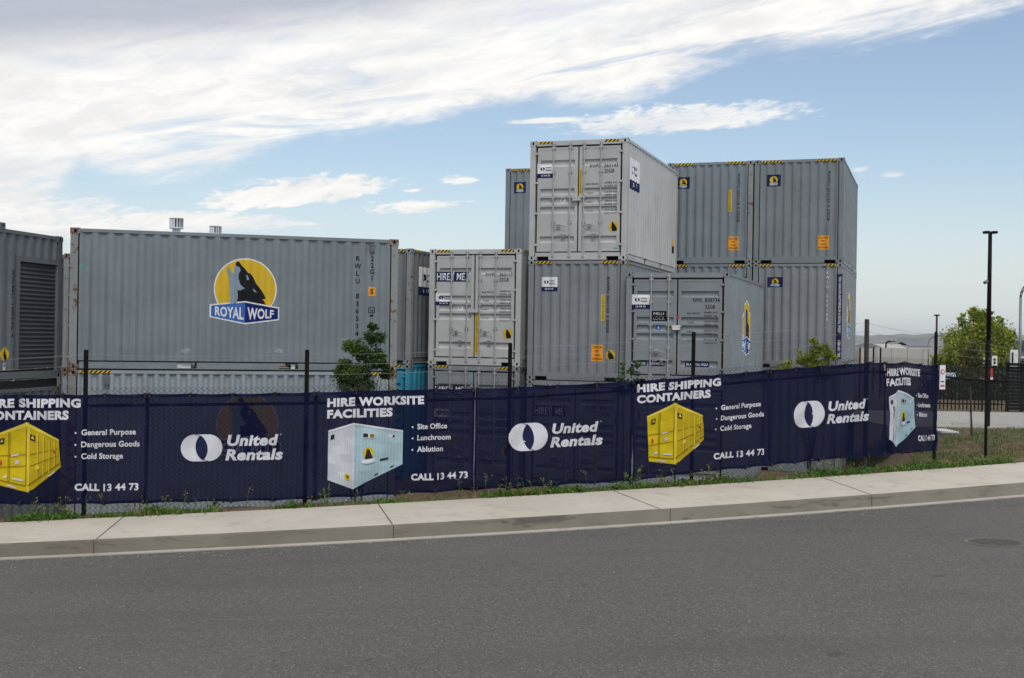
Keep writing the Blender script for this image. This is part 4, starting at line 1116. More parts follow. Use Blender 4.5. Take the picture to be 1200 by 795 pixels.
# ------------------------------------------------------------------ banners on the fence
UB = [-22, 174, 371, 556, 740, 899, 1034, 1096]
KIND = ['ship', 'logo', 'site', 'logo', 'ship', 'logo', 'site']
BL = ['navy banner with yellow container picture, cut off by the left edge of the photo',
      'navy banner with the ring logo, hung below the large wolf badge container',
      'navy banner with pale blue container picture, hung flat near the middle of the fence',
      'navy banner with the ring logo, hung below the tall central stack',
      'navy banner with complete yellow container picture, hung below the LOCK sign container',
      'navy banner with the ring logo, running up to the brown corner post',
      'wrinkled navy banner with pale blue container picture, at the right end of the fence']
tie_me = MB().use(MT['tie']).box(-.012, .012, -.025, .02, -.03, .03).tube((0, -.02, 0), (.03, -.03, .05), .004, 4).mesh('cable_tie')
def banner(bi):
    s0, s1 = s_of_u(UB[bi]) + (.004 if bi in (3, 4) else -.012 if bi < 6 else -.04), s_of_u(UB[bi + 1]) - .004; w = s1 - s0; rr = random.Random(40 + bi)
    p0, t0, _, _ = plan((s0 + s1) / 2); kind = KIND[bi]; last = bi == 6
    root = thing('fence_banner', BL[bi], 'banner', (p0.x, p0.y, zbot((s0 + s1) / 2)), 0, 'advertising banners along the fence'); off = -root.location
    ph = [rr.uniform(0, 6.28) for _ in range(8)]; hmid = ztop((s0 + s1) / 2) - zbot((s0 + s1) / 2)
    amp = 1.5
    nt = max(3, round(w / .55))
    def surf(x, y, out=0.0):
        """x along the banner 0..w, y up 0..hmid"""
        s = s0 + x; f = y / hmid; p, t, _, _ = plan(s); n = Vector((t.y, -t.x))
        zt, zb = ztop(s), zbot(s)
        e = abs(math.sin(math.pi * nt * x / w)); sag = .012 * e * max(0, (f - .7) / .3) - .010 * e * max(0, (.3 - f) / .3)
        z = zb + (zt - zb) * f - sag
        d = .012 * math.sin(x * 2.3 + y * 1.7 + ph[0]) + .008 * math.sin(x * 5.1 - y * 3.4 + ph[1])
        d += .006 * math.sin((x + y * .8) * 11 + ph[2]) * smoothstep(.0, .5, abs(f - .5)) + .004 * math.sin((x * .6 - y) * 17 + ph[3])
        d += .010 * math.cos(2 * math.pi * nt * x / w) * (abs(f - .5) * 2) ** 3
        # tension folds fanning out of the corners
        for cx_, cy_, sg in ((0, hmid, 1), (w, hmid, -1), (0, 0, 1), (w, 0, -1)):
            rx, ry = (x - cx_) * sg, abs(y - cy_); r_ = math.hypot(rx, ry)
            d += .012 * math.sin(9 * math.atan2(ry, rx + .03) + ph[4]) * math.exp(-r_ / .35)
        if last:
            d += .022 * math.sin(x * 15 + .8 * math.sin(y * 3) + ph[5]) * (1 - smoothstep(.15, .75, x)) + .006 * math.sin(x * 7 + y * 2)
            z -= .010 * math.sin(x * 5 + 1) * smoothstep(.3, 1, f) + .008 * math.sin(x * 9) * (1 - f)
        q = p + n * (.055 + d * amp + out)
        return Vector((q.x, q.y, z)) + off
    nxs, nys = max(24, int(w / .05)), 24
    g = MB().use(MT['banner']); g.v = [tuple(surf(w * i / nxs, hmid * j / nys)) for j in range(nys + 1) for i in range(nxs + 1)]
    g.f = [(j * (nxs + 1) + i, j * (nxs + 1) + i + 1, (j + 1) * (nxs + 1) + i + 1, (j + 1) * (nxs + 1) + i) for j in range(nys) for i in range(nxs)]; g.mi = [0] * len(g.f)
    link('sheet', g.mesh('sheet', True), root)
    cutsx = list(np.arange(.1, w, .1)); cutsy = list(np.arange(.12, hmid, .12))
    lift = lambda x, y, l: surf(x, y, .004 + .004 * l)
    h = hmid
    X_ = lambda f: f * w
    Y_ = lambda f: h * (1 - f)
    # hems
    a = Art()
    a.rect(0, h - .045, w, h - .001, MT['hem'], 0); a.rect(0, .001, w, .04, MT['hem'], 0); a.rect(0, .045, .03, h - .05, MT['hem'], 0); a.rect(w - .03, .045, w, h - .05, MT['hem'], 0)
    a.build('hem', lambda x, y, l: surf(x, y, .003), root, cutsx, cutsy)
    if kind == 'logo':
        a = Art(); rental_logo(a, X_(.322), Y_(.50), .244 * w, MT['b_white'], MT['b_navy'], 1); a.build('logo', lift, root, cutsx, cutsy)
        a = Art(); a.text('United', X_(.472), Y_(.485), .303 * w, .103 * h, MT['b_white'], 1, .042, .16); a.build('lettering', lift, root, cutsx, cutsy); a = Art(); a.text('Rentals', X_(.462), Y_(.618), .342 * w, .103 * h, MT['b_white'], 1, .042, .16)
        a.disc(X_(.79), Y_(.385), .008, MT['b_white'], 1, 8); a.build('lettering', lift, root, cutsx, cutsy)
    else:
        ship = kind == 'ship'; a = Art()
        if ship:
            a.text('HIRE SHIPPING', X_(.03), Y_(.118), .576 * w, .083 * h, MT['b_white'], 1, .052); a.build('lettering', lift, root, cutsx, cutsy); a = Art(); a.text('CONTAINERS', X_(.03), Y_(.230), .505 * w, .083 * h, MT['b_white'], 1, .052); a.build('lettering', lift, root, cutsx, cutsy); a = Art()
            bl = (('General Purpose', .322), ('Dangerous Goods', .347), ('Cold Storage', .248)); bx, tx, yy = .577, .611, (.372, .480, .588)
            cx0, cw = .572, .383; cy = .880
        else:
            a.text('HIRE WORKSITE', X_(.07), Y_(.142), .605 * w, .083 * h, MT['b_white'], 1, .052); a.build('lettering', lift, root, cutsx, cutsy); a = Art(); a.text('FACILITIES', X_(.07), Y_(.252), .405 * w, .083 * h, MT['b_white'], 1, .052); a.build('lettering', lift, root, cutsx, cutsy); a = Art()
            bl = (('Site Office', .19), ('Lunchroom', .212), ('Ablution', .163)); bx, tx, yy = .604, .634, (.385, .492, .602)
            cx0, cw = .598, .362; cy = .877
        for (b, ww), y_ in zip(bl, yy):
            a.text(b, X_(tx), Y_(y_), ww * w, .052 * h, MT['b_white'], 1, .028); a.disc(X_(bx), Y_(y_ - .022), .014, MT['b_white'], 1, 8); a.build('lettering', lift, root, cutsx, cutsy); a = Art()
        a.text('CALL', X_(cx0), Y_(cy), cw * w * .39, .066 * h, MT['b_white'], 1, .05); a.text('13 44 73', X_(cx0 + cw * .455), Y_(cy), cw * w * .545, .066 * h, MT['b_white'], 1, .03)
        a.build('lettering', lift, root, cutsx, cutsy)
        a = Art()
        if ship:
            T = lambda px_, py_: (X_(.095 + (px_ - 65) / 555 * .395), Y_(.255 + (py_ - 120) / 585 * .64))
            Q = lambda pts, m, l: a.poly([T(*p) for p in pts], MT[m], l)
            Q([(65, 225), (325, 130), (340, 160), (340, 700), (360, 700), (95, 640)], 'b_yellow', 1)
            Q([(325, 130), (600, 265), (620, 490), (385, 680), (340, 690)], 'b_yellow_d', 1)
            Q([(65, 222), (325, 122), (345, 128), (605, 262), (603, 274), (345, 160), (325, 158), (65, 238)], 'b_yellow_l', 2)
            Q([(318, 118), (350, 122), (352, 160), (316, 160)], 'b_yellow_l', 3); Q([(335, 160), (355, 160), (358, 690), (338, 690)], 'b_yellow_l', 2)
            for (x, yt, yb_) in ((178, 205, 610), (190, 202, 612)): Q([(x, yt), (x + 5, yt - 2), (x + 5, yb_), (x, yb_)], 'b_ochre', 3)
            for x, yt, yb_ in ((420, 215, 610), (470, 235, 575), (520, 258, 540), (565, 275, 505)): Q([(x, yt), (x + 7, yt + 3), (x + 7, yb_ - 4), (x, yb_)], 'b_yellow_l', 3); Q([(x + 9, yt + 3), (x + 13, yt + 5), (x + 13, yb_ - 7), (x + 9, yb_ - 5)], 'b_ochre', 3)
            for y_ in (395, 490): Q([(85, y_), (325, y_ - 14), (325, y_ - 8), (85, y_ + 6)], 'b_ochre', 3); Q([(365, y_ - 12), (600, y_ - 60 + (y_ - 395) * -.4), (600, y_ - 55 + (y_ - 395) * -.4), (365, y_ - 5)], 'b_ochre', 3)
            Q([(345, 640), (352, 648), (615, 462), (612, 452)], 'b_ochre', 3); Q([(95, 600), (330, 648), (330, 640), (95, 592)], 'b_ochre', 3); Q([(325, 175), (330, 175), (335, 640), (328, 640)], 'b_ochre', 3)
            Q([(105, 255), (145, 245), (145, 295), (105, 303)], 'b_black', 4); Q([(360, 215), (405, 232), (405, 278), (360, 262)], 'b_black', 4)
            Q([(112, 285), (125, 256), (138, 280)], 'b_yellow_l', 5); Q([(368, 250), (382, 228), (398, 262)], 'b_yellow_l', 5)
            Q([(205, 390), (270, 378), (270, 390), (205, 402)], 'b_grey', 4); Q([(235, 440), (270, 430), (272, 458), (240, 466)], 'b_grey', 4); Q([(222, 578), (312, 590), (312, 606), (222, 592)], 'b_grey', 4)
            Q([(108, 455), (122, 425), (134, 455), (120, 478)], 'b_red', 4); Q([(556, 362), (568, 350), (578, 368), (566, 380)], 'b_red', 4); Q([(142, 560), (172, 556), (172, 576), (142, 580)], 'b_grey', 4)
            Q([(175, 632), (255, 655), (255, 668), (175, 645)], 'b_grey', 4); Q([(520, 560), (572, 522), (572, 532), (522, 570)], 'b_grey', 4); Q([(412, 480), (440, 472), (440, 505), (412, 512)], 'b_yellow_l', 4)
        else:
            T = lambda px_, py_: (X_(.08 + (px_ - 118) / 375 * .46), Y_(.305 + (py_ - 297) / 325 * .62))
            Q = lambda pts, m, l: a.poly([T(*p) for p in pts], MT[m], l)
            Q([(118, 330), (243, 297), (243, 622), (118, 572)], 'b_grey', 1); Q([(243, 297), (495, 343), (495, 510), (243, 622)], 'b_ice', 1)
            for k in range(9):
                x = 131 + k * 12.5; yt = 330 - (x - 118) * .264; yb_ = 572 + (x - 118) * .4; Q([(x, yt + 9), (x + 3, yt + 8), (x + 3, yb_ - 9), (x, yb_ - 10)], 'b_white', 2)
            for k in range(15):
                x = 256 + k * 16; yt = 297 + (x - 243) * .1825; yb_ = 622 - (x - 243) * .444; Q([(x, yt + 8), (x + 5, yt + 9), (x + 5, yb_ - 13), (x, yb_ - 11)], 'b_ice_d', 2)
            Q([(118, 328), (243, 295), (495, 341), (495, 349), (243, 305), (118, 338)], 'b_white', 3); Q([(239, 300), (247, 300), (247, 622), (239, 620)], 'b_white', 3)
            Q([(243, 612), (495, 500), (495, 510), (243, 622)], 'b_ice_d', 3)
            Q([(288, 343), (352, 350), (352, 375), (288, 370)], 'b_grey', 3); Q([(292, 347), (316, 350), (316, 368), (292, 366)], 'b_black', 4); Q([(325, 351), (347, 353), (347, 370), (325, 369)], 'b_ochre', 4)
            Q([(420, 358), (456, 361), (456, 375), (420, 374)], 'b_white', 3); Q([(442, 362), (453, 363), (453, 373), (442, 373)], 'b_black', 4); Q([(130, 352), (148, 347), (148, 370), (130, 375)], 'b_black', 3)
            a.poly([(T(320, 447)[0] + .075 * math.cos(k * .35) * w / 2.3, T(320, 447)[1] + .085 * math.sin(k * .35)) for k in range(18)], MT['b_yellow'], 3)
            Q([(302, 470), (312, 425), (325, 430), (345, 478), (308, 485)], 'b_black', 4); Q([(287, 480), (318, 476), (352, 472), (352, 490), (318, 498), (287, 495)], 'b_white', 5); Q([(378, 478), (422, 472), (422, 482), (378, 488)], 'b_black', 4)
            Q([(202, 540), (228, 548), (228, 580), (202, 570)], 'b_yellow', 3); Q([(208, 550), (222, 556), (216, 572)], 'b_black', 4)
            Q([(352, 556), (372, 547), (372, 555), (352, 564)], 'b_black', 4); Q([(432, 520), (450, 512), (450, 519), (432, 527)], 'b_black', 4)
        a.build('container_picture', lift, root, cutsx, cutsy)
    for k in range(nt + 1):
        for yy_ in (h - .02, .02):
            q = surf(min(w - .03, max(.03, w * k / nt)), yy_, .01); o = link('cable_tie', tie_me, root, q); o.rotation_euler = (0, 0, rr.uniform(-.4, .4))
for bi in range(7): banner(bi)

# ------------------------------------------------------------------ plants
def leaf_quads(g, c, n, size, rnd, spread):
    for _ in range(n):
        p = c + Vector((rnd.gauss(0, spread), rnd.gauss(0, spread), rnd.gauss(0, spread * .8)))
        a = Vector((rnd.uniform(-1, 1), rnd.uniform(-1, 1), rnd.uniform(-.6, .8))).normalized(); b = a.orthogonal().normalized()
        b = Matrix.Rotation(rnd.uniform(0, 6.28), 3, a) @ b; l = size * rnd.uniform(.6, 1.3)
        i = len(g.v); w_ = l * .38; m_ = p + a * l * .5
        g.v += [tuple(p), tuple(m_ + b * w_), tuple(p + a * l), tuple(m_ - b * w_)]; g.f.append((i, i + 1, i + 2, i + 3)); g.mi.append(g.cur)
def tree(name, label, cat, base, trunk_h, trunk_r, blobs, leaf_m, leaf, per, seed, group=None, stems=1):
    """blobs: list of (centre offset, radii, clump count)"""
    rnd = random.Random(seed); root = thing(name, label, cat, base, 0, group)
    g = MB().use(leaf_m); t = MB().use(MT['bark']); top = Vector((rnd.uniform(-.1, .1) * trunk_h, 0, trunk_h))
    for k in range(stems):
        ang = rnd.uniform(0, 6.28); q = top + Vector((math.cos(ang), math.sin(ang), 0)) * (.12 * trunk_h if stems > 1 else 0)
        pts = [Vector((rnd.uniform(-.02, .02), rnd.uniform(-.02, .02), -.1)), q * .35 + Vector((rnd.uniform(-.03, .03) * trunk_h, 0, 0)), q * .7 + Vector((rnd.uniform(-.03, .03) * trunk_h, 0, 0)), q]
        for i in range(3): t.tube(pts[i], pts[i + 1], trunk_r * (1 - .22 * i), 8, trunk_r * (1 - .22 * (i + 1)))
    for c, rad, n in blobs:
        c = Vector(c); t.tube(top * .75, c, trunk_r * .35, 5, trunk_r * .1)
        for _ in range(n):
            d = Vector((rnd.gauss(0, 1), rnd.gauss(0, 1), rnd.gauss(0, 1))).normalized() * (rnd.random() ** .4)
            q = c + Vector((d.x * rad[0], d.y * rad[1], d.z * rad[2]))
            if rnd.random() < .35: t.tube(c.lerp(q, .1), q, trunk_r * .10, 4, trunk_r * .03)
            leaf_quads(g, q, per, leaf, rnd, min(rad) * .25)
    link('trunk', t.mesh('trunk', True), root); link('crown', g.mesh('crown'), root); return root
def base_at(u, d):
    p = P(u, 450, d); return Vector((p.x, p.y, verge_z(p.x, p.y) if sdist(p.x, p.y)[0] < 2.6 else gh(p.x, p.y)))
def loc_of(u, v, d, base): return P(u, v, d) - base
# shrub in front of the badge container
sb_d = 18.6; sb = base_at(424, sb_d)
tree('shrub', 'dark green leafy shrub poking above the banners before the badge container', 'shrub', sb, 1.6, .03,
     [(loc_of(438, 396, sb_d, sb), (.14, .2, .14), 14), (loc_of(412, 405, sb_d, sb), (.12, .18, .13), 12), (loc_of(430, 415, sb_d, sb), (.19, .22, .13), 16), (loc_of(402, 428, sb_d, sb), (.13, .2, .10), 10), (loc_of(447, 424, sb_d, sb), (.13, .2, .12), 10),
      (loc_of(425, 440, sb_d, sb), (.22, .25, .17), 20), (loc_of(408, 455, sb_d, sb), (.22, .25, .22), 16), (loc_of(432, 462, sb_d, sb), (.24, .25, .17), 18), (loc_of(402, 440, sb_d, sb), (.10, .2, .14), 10), (loc_of(449, 434, sb_d, sb), (.10, .2, .12), 8), (loc_of(436, 386, sb_d, sb), (.07, .1, .08), 5)], MT['leaf_shrub'], .038, 95, 11, None, 3)
sd = 21.5; sb = base_at(952, sd)
tree('shrub', 'bright low shrub above the banner beside the right hand stack', 'shrub', sb, 1.5, .025,
     [(loc_of(956, 412, sd, sb), (.15, .2, .14), 12), (loc_of(972, 418, sd, sb), (.10, .18, .10), 9), (loc_of(945, 424, sd, sb), (.17, .2, .10), 11), (loc_of(925, 430, sd, sb), (.22, .2, .09), 10), (loc_of(955, 400, sd, sb), (.08, .1, .10), 4), (loc_of(960, 438, sd, sb), (.36, .25, .12), 14), (loc_of(940, 419, sd, sb), (.17, .2, .10), 10), (loc_of(968, 410, sd, sb), (.11, .2, .11), 8), (loc_of(918, 434, sd, sb), (.14, .2, .06), 8), (loc_of(955, 424, sd, sb), (.26, .25, .10), 14)], MT['leaf_tree'], .038, 60, 12, None, 3)
for u, v, seed, lab in ((727, 447, 21, 'thin straggly weed stem behind the seam of two banners'), (743, 440, 22, 'thin leafy weed stem before the lower door of the LOCK container')):
    sd = 18.9; sb = base_at(u, sd)
    tree('tall_weed', lab, 'weed', sb, 1.5, .008, [(loc_of(u, v, sd, sb), (.10, .1, .14), 6), (loc_of(u, v + 12, sd, sb), (.14, .1, .14), 8), (loc_of(u + 3, v - 16, sd, sb), (.05, .05, .12), 3)], MT['leaf_shrub'], .05, 14, seed)
# trees on the right
td = 62; tb = base_at(1150, td)
tree('broadleaf_tree', 'large bright green tree behind the tall dark lamp pole', 'tree', tb, 2.3, .14,
     [(loc_of(1152, 388, td, tb), (.85, .9, .7), 50), (loc_of(1130, 402, td, tb), (.95, .9, .8), 56), (loc_of(1168, 402, td, tb), (.85, .9, .85), 56), (loc_of(1115, 418, td, tb), (.85, .9, .6), 44), (loc_of(1150, 415, td, tb), (1.3, 1.0, .85), 70), (loc_of(1178, 420, td, tb), (.45, .7, .7), 26), (loc_of(1146, 371, td, tb), (.45, .45, .45), 18), (loc_of(1135, 434, td, tb), (1.6, 1.0, .55), 60), (loc_of(1100, 428, td, tb), (.35, .6, .4), 16), (loc_of(1140, 366, td, tb), (.16, .2, .3), 5), (loc_of(1158, 369, td, tb), (.18, .2, .32), 6), (loc_of(1171, 379, td, tb), (.2, .2, .32), 6), (loc_of(1183, 396, td, tb), (.2, .3, .35), 7), (loc_of(1128, 376, td, tb), (.22, .3, .3), 6), (loc_of(1112, 396, td, tb), (.25, .3, .3), 7), (loc_of(1188, 412, td, tb), (.15, .3, .3), 5)], MT['leaf_tree'], .11, 85, 31)
td = 28.5; tb = base_at(1141, td)
tree('young_tree', 'young olive brown tree with a slim trunk standing on the bare bank', 'tree', tb, 1.75, .032,
     [(loc_of(1138, 440, td, tb), (.26, .26, .22), 16), (loc_of(1146, 425, td, tb), (.22, .24, .24), 14), (loc_of(1133, 421, td, tb), (.18, .2, .22), 12), (loc_of(1141, 407, td, tb), (.17, .2, .2), 10), (loc_of(1152, 438, td, tb), (.16, .2, .14), 8), (loc_of(1128, 438, td, tb), (.14, .2, .12), 7)], MT['leaf_brown'], .055, 26, 32)
for i, (u, v, rx, rz, dd, lab) in enumerate(((1118, 452, 1.5, .8, 50, 'dark hedge bush behind the fence pickets nearest the banner'), (1150, 450, 1.3, .9, 51, 'dark hedge bush behind the young tree'), (1180, 455, 1.2, .8, 50, 'dark hedge bush behind the black gate'), (1212, 452, 1.2, .9, 52, 'dark hedge bush at the right edge beyond the gate'))):
    hb = base_at(u, dd)
    tree('hedge_bush', lab, 'bush', hb, .8, .05, [(loc_of(u, v, dd, hb), (rx, .7, rz), 60), (loc_of(u, v + 18, dd, hb), (rx, .7, rz), 50)], MT['leaf_hedge'], .13, 36, 50 + i, None, 3)
# weeds along the fence
rnd = random.Random(77); g = MB().use(MT['weed'])
def blade(g, p, h, w_, lean):
    i = len(g.v); d = Vector((lean.x, lean.y, 0)); pr_ = Vector((-lean.y, lean.x, 0)).normalized() * w_ if lean.length > 1e-6 else Vector((w_, 0, 0))
    g.v += [tuple(p - pr_), tuple(p + pr_), tuple(p + d * .5 + pr_ * .8 + Vector((0, 0, h * .65))), tuple(p + d * .5 - pr_ * .8 + Vector((0, 0, h * .65))), tuple(p + d + Vector((0, 0, h)))]
    g.f += [(i, i + 1, i + 2, i + 3), (i + 3, i + 2, i + 4)]; g.mi += [g.cur] * 2
dens_tab = [(0, .15), (14, 1), (80, 1), (95, .5), (130, .5), (160, 1), (200, .8), (228, .4), (250, .8), (262, .15), (320, .15), (340, .6), (395, .45), (410, .1), (440, .5), (470, .5), (490, .15), (555, .2), (575, .8), (690, .9), (705, .3), (735, .8), (860, .9), (900, .4), (930, .6), (985, 1), (1200, 1)]
strong = lambda u: float(np.interp(u, [q[0] for q in dens_tab], [q[1] for q in dens_tab]))
def verge_pt(u, k):
    a = stn_at(max(0, min(1199, u))); i = int(u / 20.0 + 4); n = -nrm(min(len(stn) - 2, i)); x, y = a[0].x + n.x * k, a[0].y + n.y * k
    return Vector((x, y, verge_z(x, y)))
for _ in range(1500):
    u = rnd.uniform(0, 1199); st_ = strong(u)
    if rnd.random() > st_ ** 1.6: continue
    k = abs(rnd.gauss(.12, .16)) if u < 960 else abs(rnd.gauss(.2, .22))
    p = verge_pt(u, min(k, .9)); hgt = rnd.uniform(.03, .09) * (.7 + .6 * st_); g.use(MT['weed'] if rnd.random() < .85 else MT['straw'])
    for _ in range(rnd.randint(8, 16)):
        l = Vector((rnd.gauss(0, .06), rnd.gauss(0, .06))); blade(g, p + Vector((rnd.gauss(0, .04), rnd.gauss(0, .04), -.01)), hgt * rnd.uniform(.5, 1.3), rnd.uniform(.004, .011), l)
for _ in range(150):
    u = rnd.uniform(5, 1190)
    if rnd.random() > strong(u) * .9: continue
    p = verge_pt(u, abs(rnd.gauss(.12, .12))); h = rnd.uniform(.12, .34); tip = p + Vector((rnd.gauss(0, .05), rnd.gauss(0, .05), h)); g.use(MT['weed']).tube(p, tip, .003, 3)
    for k in range(5):
        q = p.lerp(tip, rnd.uniform(.3, 1)); blade(g, q, .04, .006, Vector((rnd.gauss(0, .04), rnd.gauss(0, .04))))
    g.use(MT['petal'])
    for k in range(rnd.randint(1, 4)):
        q = tip + Vector((rnd.gauss(0, .03), rnd.gauss(0, .03), rnd.uniform(-.06, .01)))
        for m_ in range(5):
            w_ = m_ * 1.257; i = len(g.v); e1_ = Vector((math.cos(w_), math.sin(w_) * .6, .5 * math.sin(w_))) * .008; e2_ = Vector((math.cos(w_ + .8), math.sin(w_ + .8) * .6, .5 * math.sin(w_ + .8))) * .008
            g.v += [tuple(q), tuple(q + e1_), tuple(q + e2_)]; g.f.append((i, i + 1, i + 2)); g.mi.append(g.cur)
for _ in range(330):
    u = rnd.uniform(0, 1199); st_ = strong(u)
    if rnd.random() > st_ ** 2.5: continue
    p = verge_pt(u, min(.8, abs(rnd.gauss(.15, .16)))); g.use(MT['weed']); hh_ = rnd.uniform(.02, .065) * (.5 + .7 * st_)
    leaf_quads(g, p + Vector((0, 0, hh_)), rnd.randint(18, 40), rnd.uniform(.025, .05), rnd, hh_ * .75)
o = link('weeds', g.mesh('weeds')); tag(o, 'green weeds and yellow flowers growing along the fence foot', 'weeds', None, 'stuff')
g = MB().use(MT['lip'])
for _ in range(900):
    u = rnd.uniform(0, 1199); q = stn_at(u); n_ = nrm(min(len(stn) - 2, int(u / 20.0 + 4))); k = abs(rnd.gauss(0, .35)) + .02 if rnd.random() < .75 else rnd.uniform(0, 7)
    p = q[3] + Vector((n_.x * k, n_.y * k, .024 * k)); r_ = rnd.uniform(.003, .009); i = len(g.v)
    g.use(MT['lip'] if rnd.random() < .4 else (MT['kerb'] if rnd.random() < .6 else MT['timber']))
    for w_ in (0, 2.1, 4.2): g.v.append((p.x + r_ * math.cos(w_ + k * 9), p.y + r_ * math.sin(w_ + k * 9), p.z - .004))
    g.v.append((p.x, p.y, p.z + r_)); g.f += [(i, i + 1, i + 3), (i + 1, i + 2, i + 3), (i + 2, i, i + 3)]; g.mi += [g.cur] * 3
o = link('grit', g.mesh('grit')); tag(o, 'loose grit and stones along the gutter and on the asphalt', 'grit', None, 'stuff')
g = MB()
for _ in range(3600):
    u = rnd.uniform(1015, 1290); d = rnd.uniform(21.5, 34); p = P(u, 480, d)
    if sdist(p.x, p.y)[0] < .6: continue
    z = verge_z(p.x, p.y)
    if z < 1.0: continue
    cl = math.sin(p.x * 1.7) * math.sin(p.y * 1.3 + 1)
    g.use(MT['straw'] if rnd.random() < .52 - .45 * cl else MT['weed']); h = rnd.uniform(.02, .07) * (1.4 if cl > .3 else 1)
    for _ in range(7): blade(g, Vector((p.x + rnd.gauss(0, .06), p.y + rnd.gauss(0, .06), z - .01)), h * rnd.uniform(.5, 1.4), .006, Vector((rnd.gauss(0, .05), rnd.gauss(0, .05))))
o = link('dry_grass', g.mesh('dry_grass')); tag(o, 'sparse dry grass on the brown bank beyond the fence', 'grass', None, 'stuff')

# ------------------------------------------------------------------ things on the right
# palisade fence, gate
py = DRIVE_Y + 1.2
fx0, fx1 = P(1090, 450, py).x, P(1176, 450, py).x
pf = thing('picket_fence', 'low black metal picket fence along the far side of the driveway', 'fence', (fx0, py, LVL)); x = 0.0; wlen = fx1 - fx0
g = MB().use(MT['post']); g.box(0, wlen, -.02, .02, .22, .27); g.box(0, wlen, -.02, .02, 1.22, 1.27); link('rail', g.mesh('rail'), pf)
pm_ = MB().use(MT['post']).box(-.02, .02, -.045, -.021, .05, 1.45).mesh('picket')
n = min(100, int(wlen / .13))
for k in range(n): link('picket', pm_, pf, (wlen * (k + .5) / n, 0, 0))
gt = thing('slatted_gate', 'solid black slatted gate at the right end of the picket fence', 'gate', (fx1 + .15, py, LVL)); gl = P(1210, 450, py).x - fx1
g = MB().use(MT['post'])
for k in range(14): g.box(0, gl, -.02, .02, .06 + .115 * k, .06 + .115 * k + .10)
link('slats', g.mesh('slats'), gt); g = MB().use(MT['post'])
for x in (0, gl * .5, gl): g.box(x - .05, x + .05, .021, .09, 0, 1.72)
link('gate_frame', g.mesh('gate_frame'), gt)
for u0, u1, dd, lab in ((1149.5, 1152, py - .4, 'red and white marker post left of the fence end'), (1160, 1163, py - .4, 'red and white marker post beside the dark lamp pole')):
    p = P((u0 + u1) / 2, 446, dd); w_ = (u1 - u0) / FPX * dd; mk = thing('marker_post', lab, 'marker post', (p.x, dd, LVL + .1), 0, 'marker posts by the gate')
    g = MB().use(MT['red_ink']).box(-w_ / 2, w_ / 2, -.03, .03, 1.08, 1.36); link('red_board', g.mesh('red_board'), mk); g = MB().use(MT['white_ink']).box(-w_ / 2 - .03, w_ / 2 + .03, -.032, .028, .98, 1.075); link('white_board', g.mesh('white_board'), mk)
    g = MB().use(MT['post']).tube((0, 0, -.1), (0, 0, .98), .02, 8); link('stake', g.mesh('stake'), mk)
# square safety signs on the picket fence
for k, (u0, u1, m_) in enumerate(((1102.5, 1107, 'yellow_ink'), (1107.7, 1113.3, 'white_ink'), (1114.2, 1120, 'white_ink'))):
    dd = py - .12; pa, pb_ = P(u0, 437, dd), P(u1, 444, dd); cx_, cz_ = (pa.x + pb_.x) / 2, (pa.z + pb_.z) / 2; hw = (pb_.x - pa.x) / 2; hh = (pa.z - pb_.z) / 2
    sg = thing('safety_sign', ('square yellow warning sign on the picket fence', 'left one of two white signs with blue circles on the picket fence', 'right one of two white signs with blue circles on the picket fence')[k], 'sign', (cx_, dd, cz_), 0, 'safety signs on the picket fence')
    link('plate', MB().use(MT[m_]).box(-hw, hw, -.006, .006, -hh, hh).mesh('plate'), sg)
    a = Art()
    if k: a.disc(0, 0, hw * .8, MT['blue_ink'], 1, 20); a.disc(0, hw * .2, hw * .28, MT['white_ink'], 2, 12); a.rect(-hw * .35, -hw * .5, hw * .35, -hw * .05, MT['white_ink'], 2)
    else: a.poly([(-hw * .7, -hw * .5), (hw * .7, -hw * .5), (0, hw * .7)], MT['black_ink'], 1); a.poly([(-hw * .45, -hw * .38), (hw * .45, -hw * .38), (0, hw * .4)], MT['yellow_ink'], 2)
    a.build('symbol', lambda x, y, l: Vector((x, -.008 - .002 * l, y)), sg)
# sign wired to the fence at the end post
p6 = posts[6][0]; t67 = (posts[7][0] - posts[6][0]).xy.normalized(); zt, zb = P(1099, 428, p6.y).z, P(1099, 456.5, p6.y).z
sg = thing('no_entry_sign', 'narrow white sign with a red prohibition circle fixed beside the last banner', 'sign', (p6.x + t67.x * .06 + .05 * t67.y, p6.y + t67.y * .06 - .05 * t67.x, zb), math.atan2(t67.y, t67.x) - .5)
link('plate', MB().use(MT['white_ink']).box(0, .12, -.004, .004, 0, zt - zb).mesh('plate'), sg)
a = Art(); a.disc(.06, (zt - zb) * .72, .045, MT['red_ink'], 1, 20); a.disc(.06, (zt - zb) * .72, .028, MT['white_ink'], 2, 16); a.rect(.02, .05, .10, .08, MT['red_ink'], 1); a.rect(.025, .13, .095, .15, MT['black_ink'], 1)
a.build('symbol', lambda x, y, l: Vector((x, -.006 - .002 * l, y)), sg)
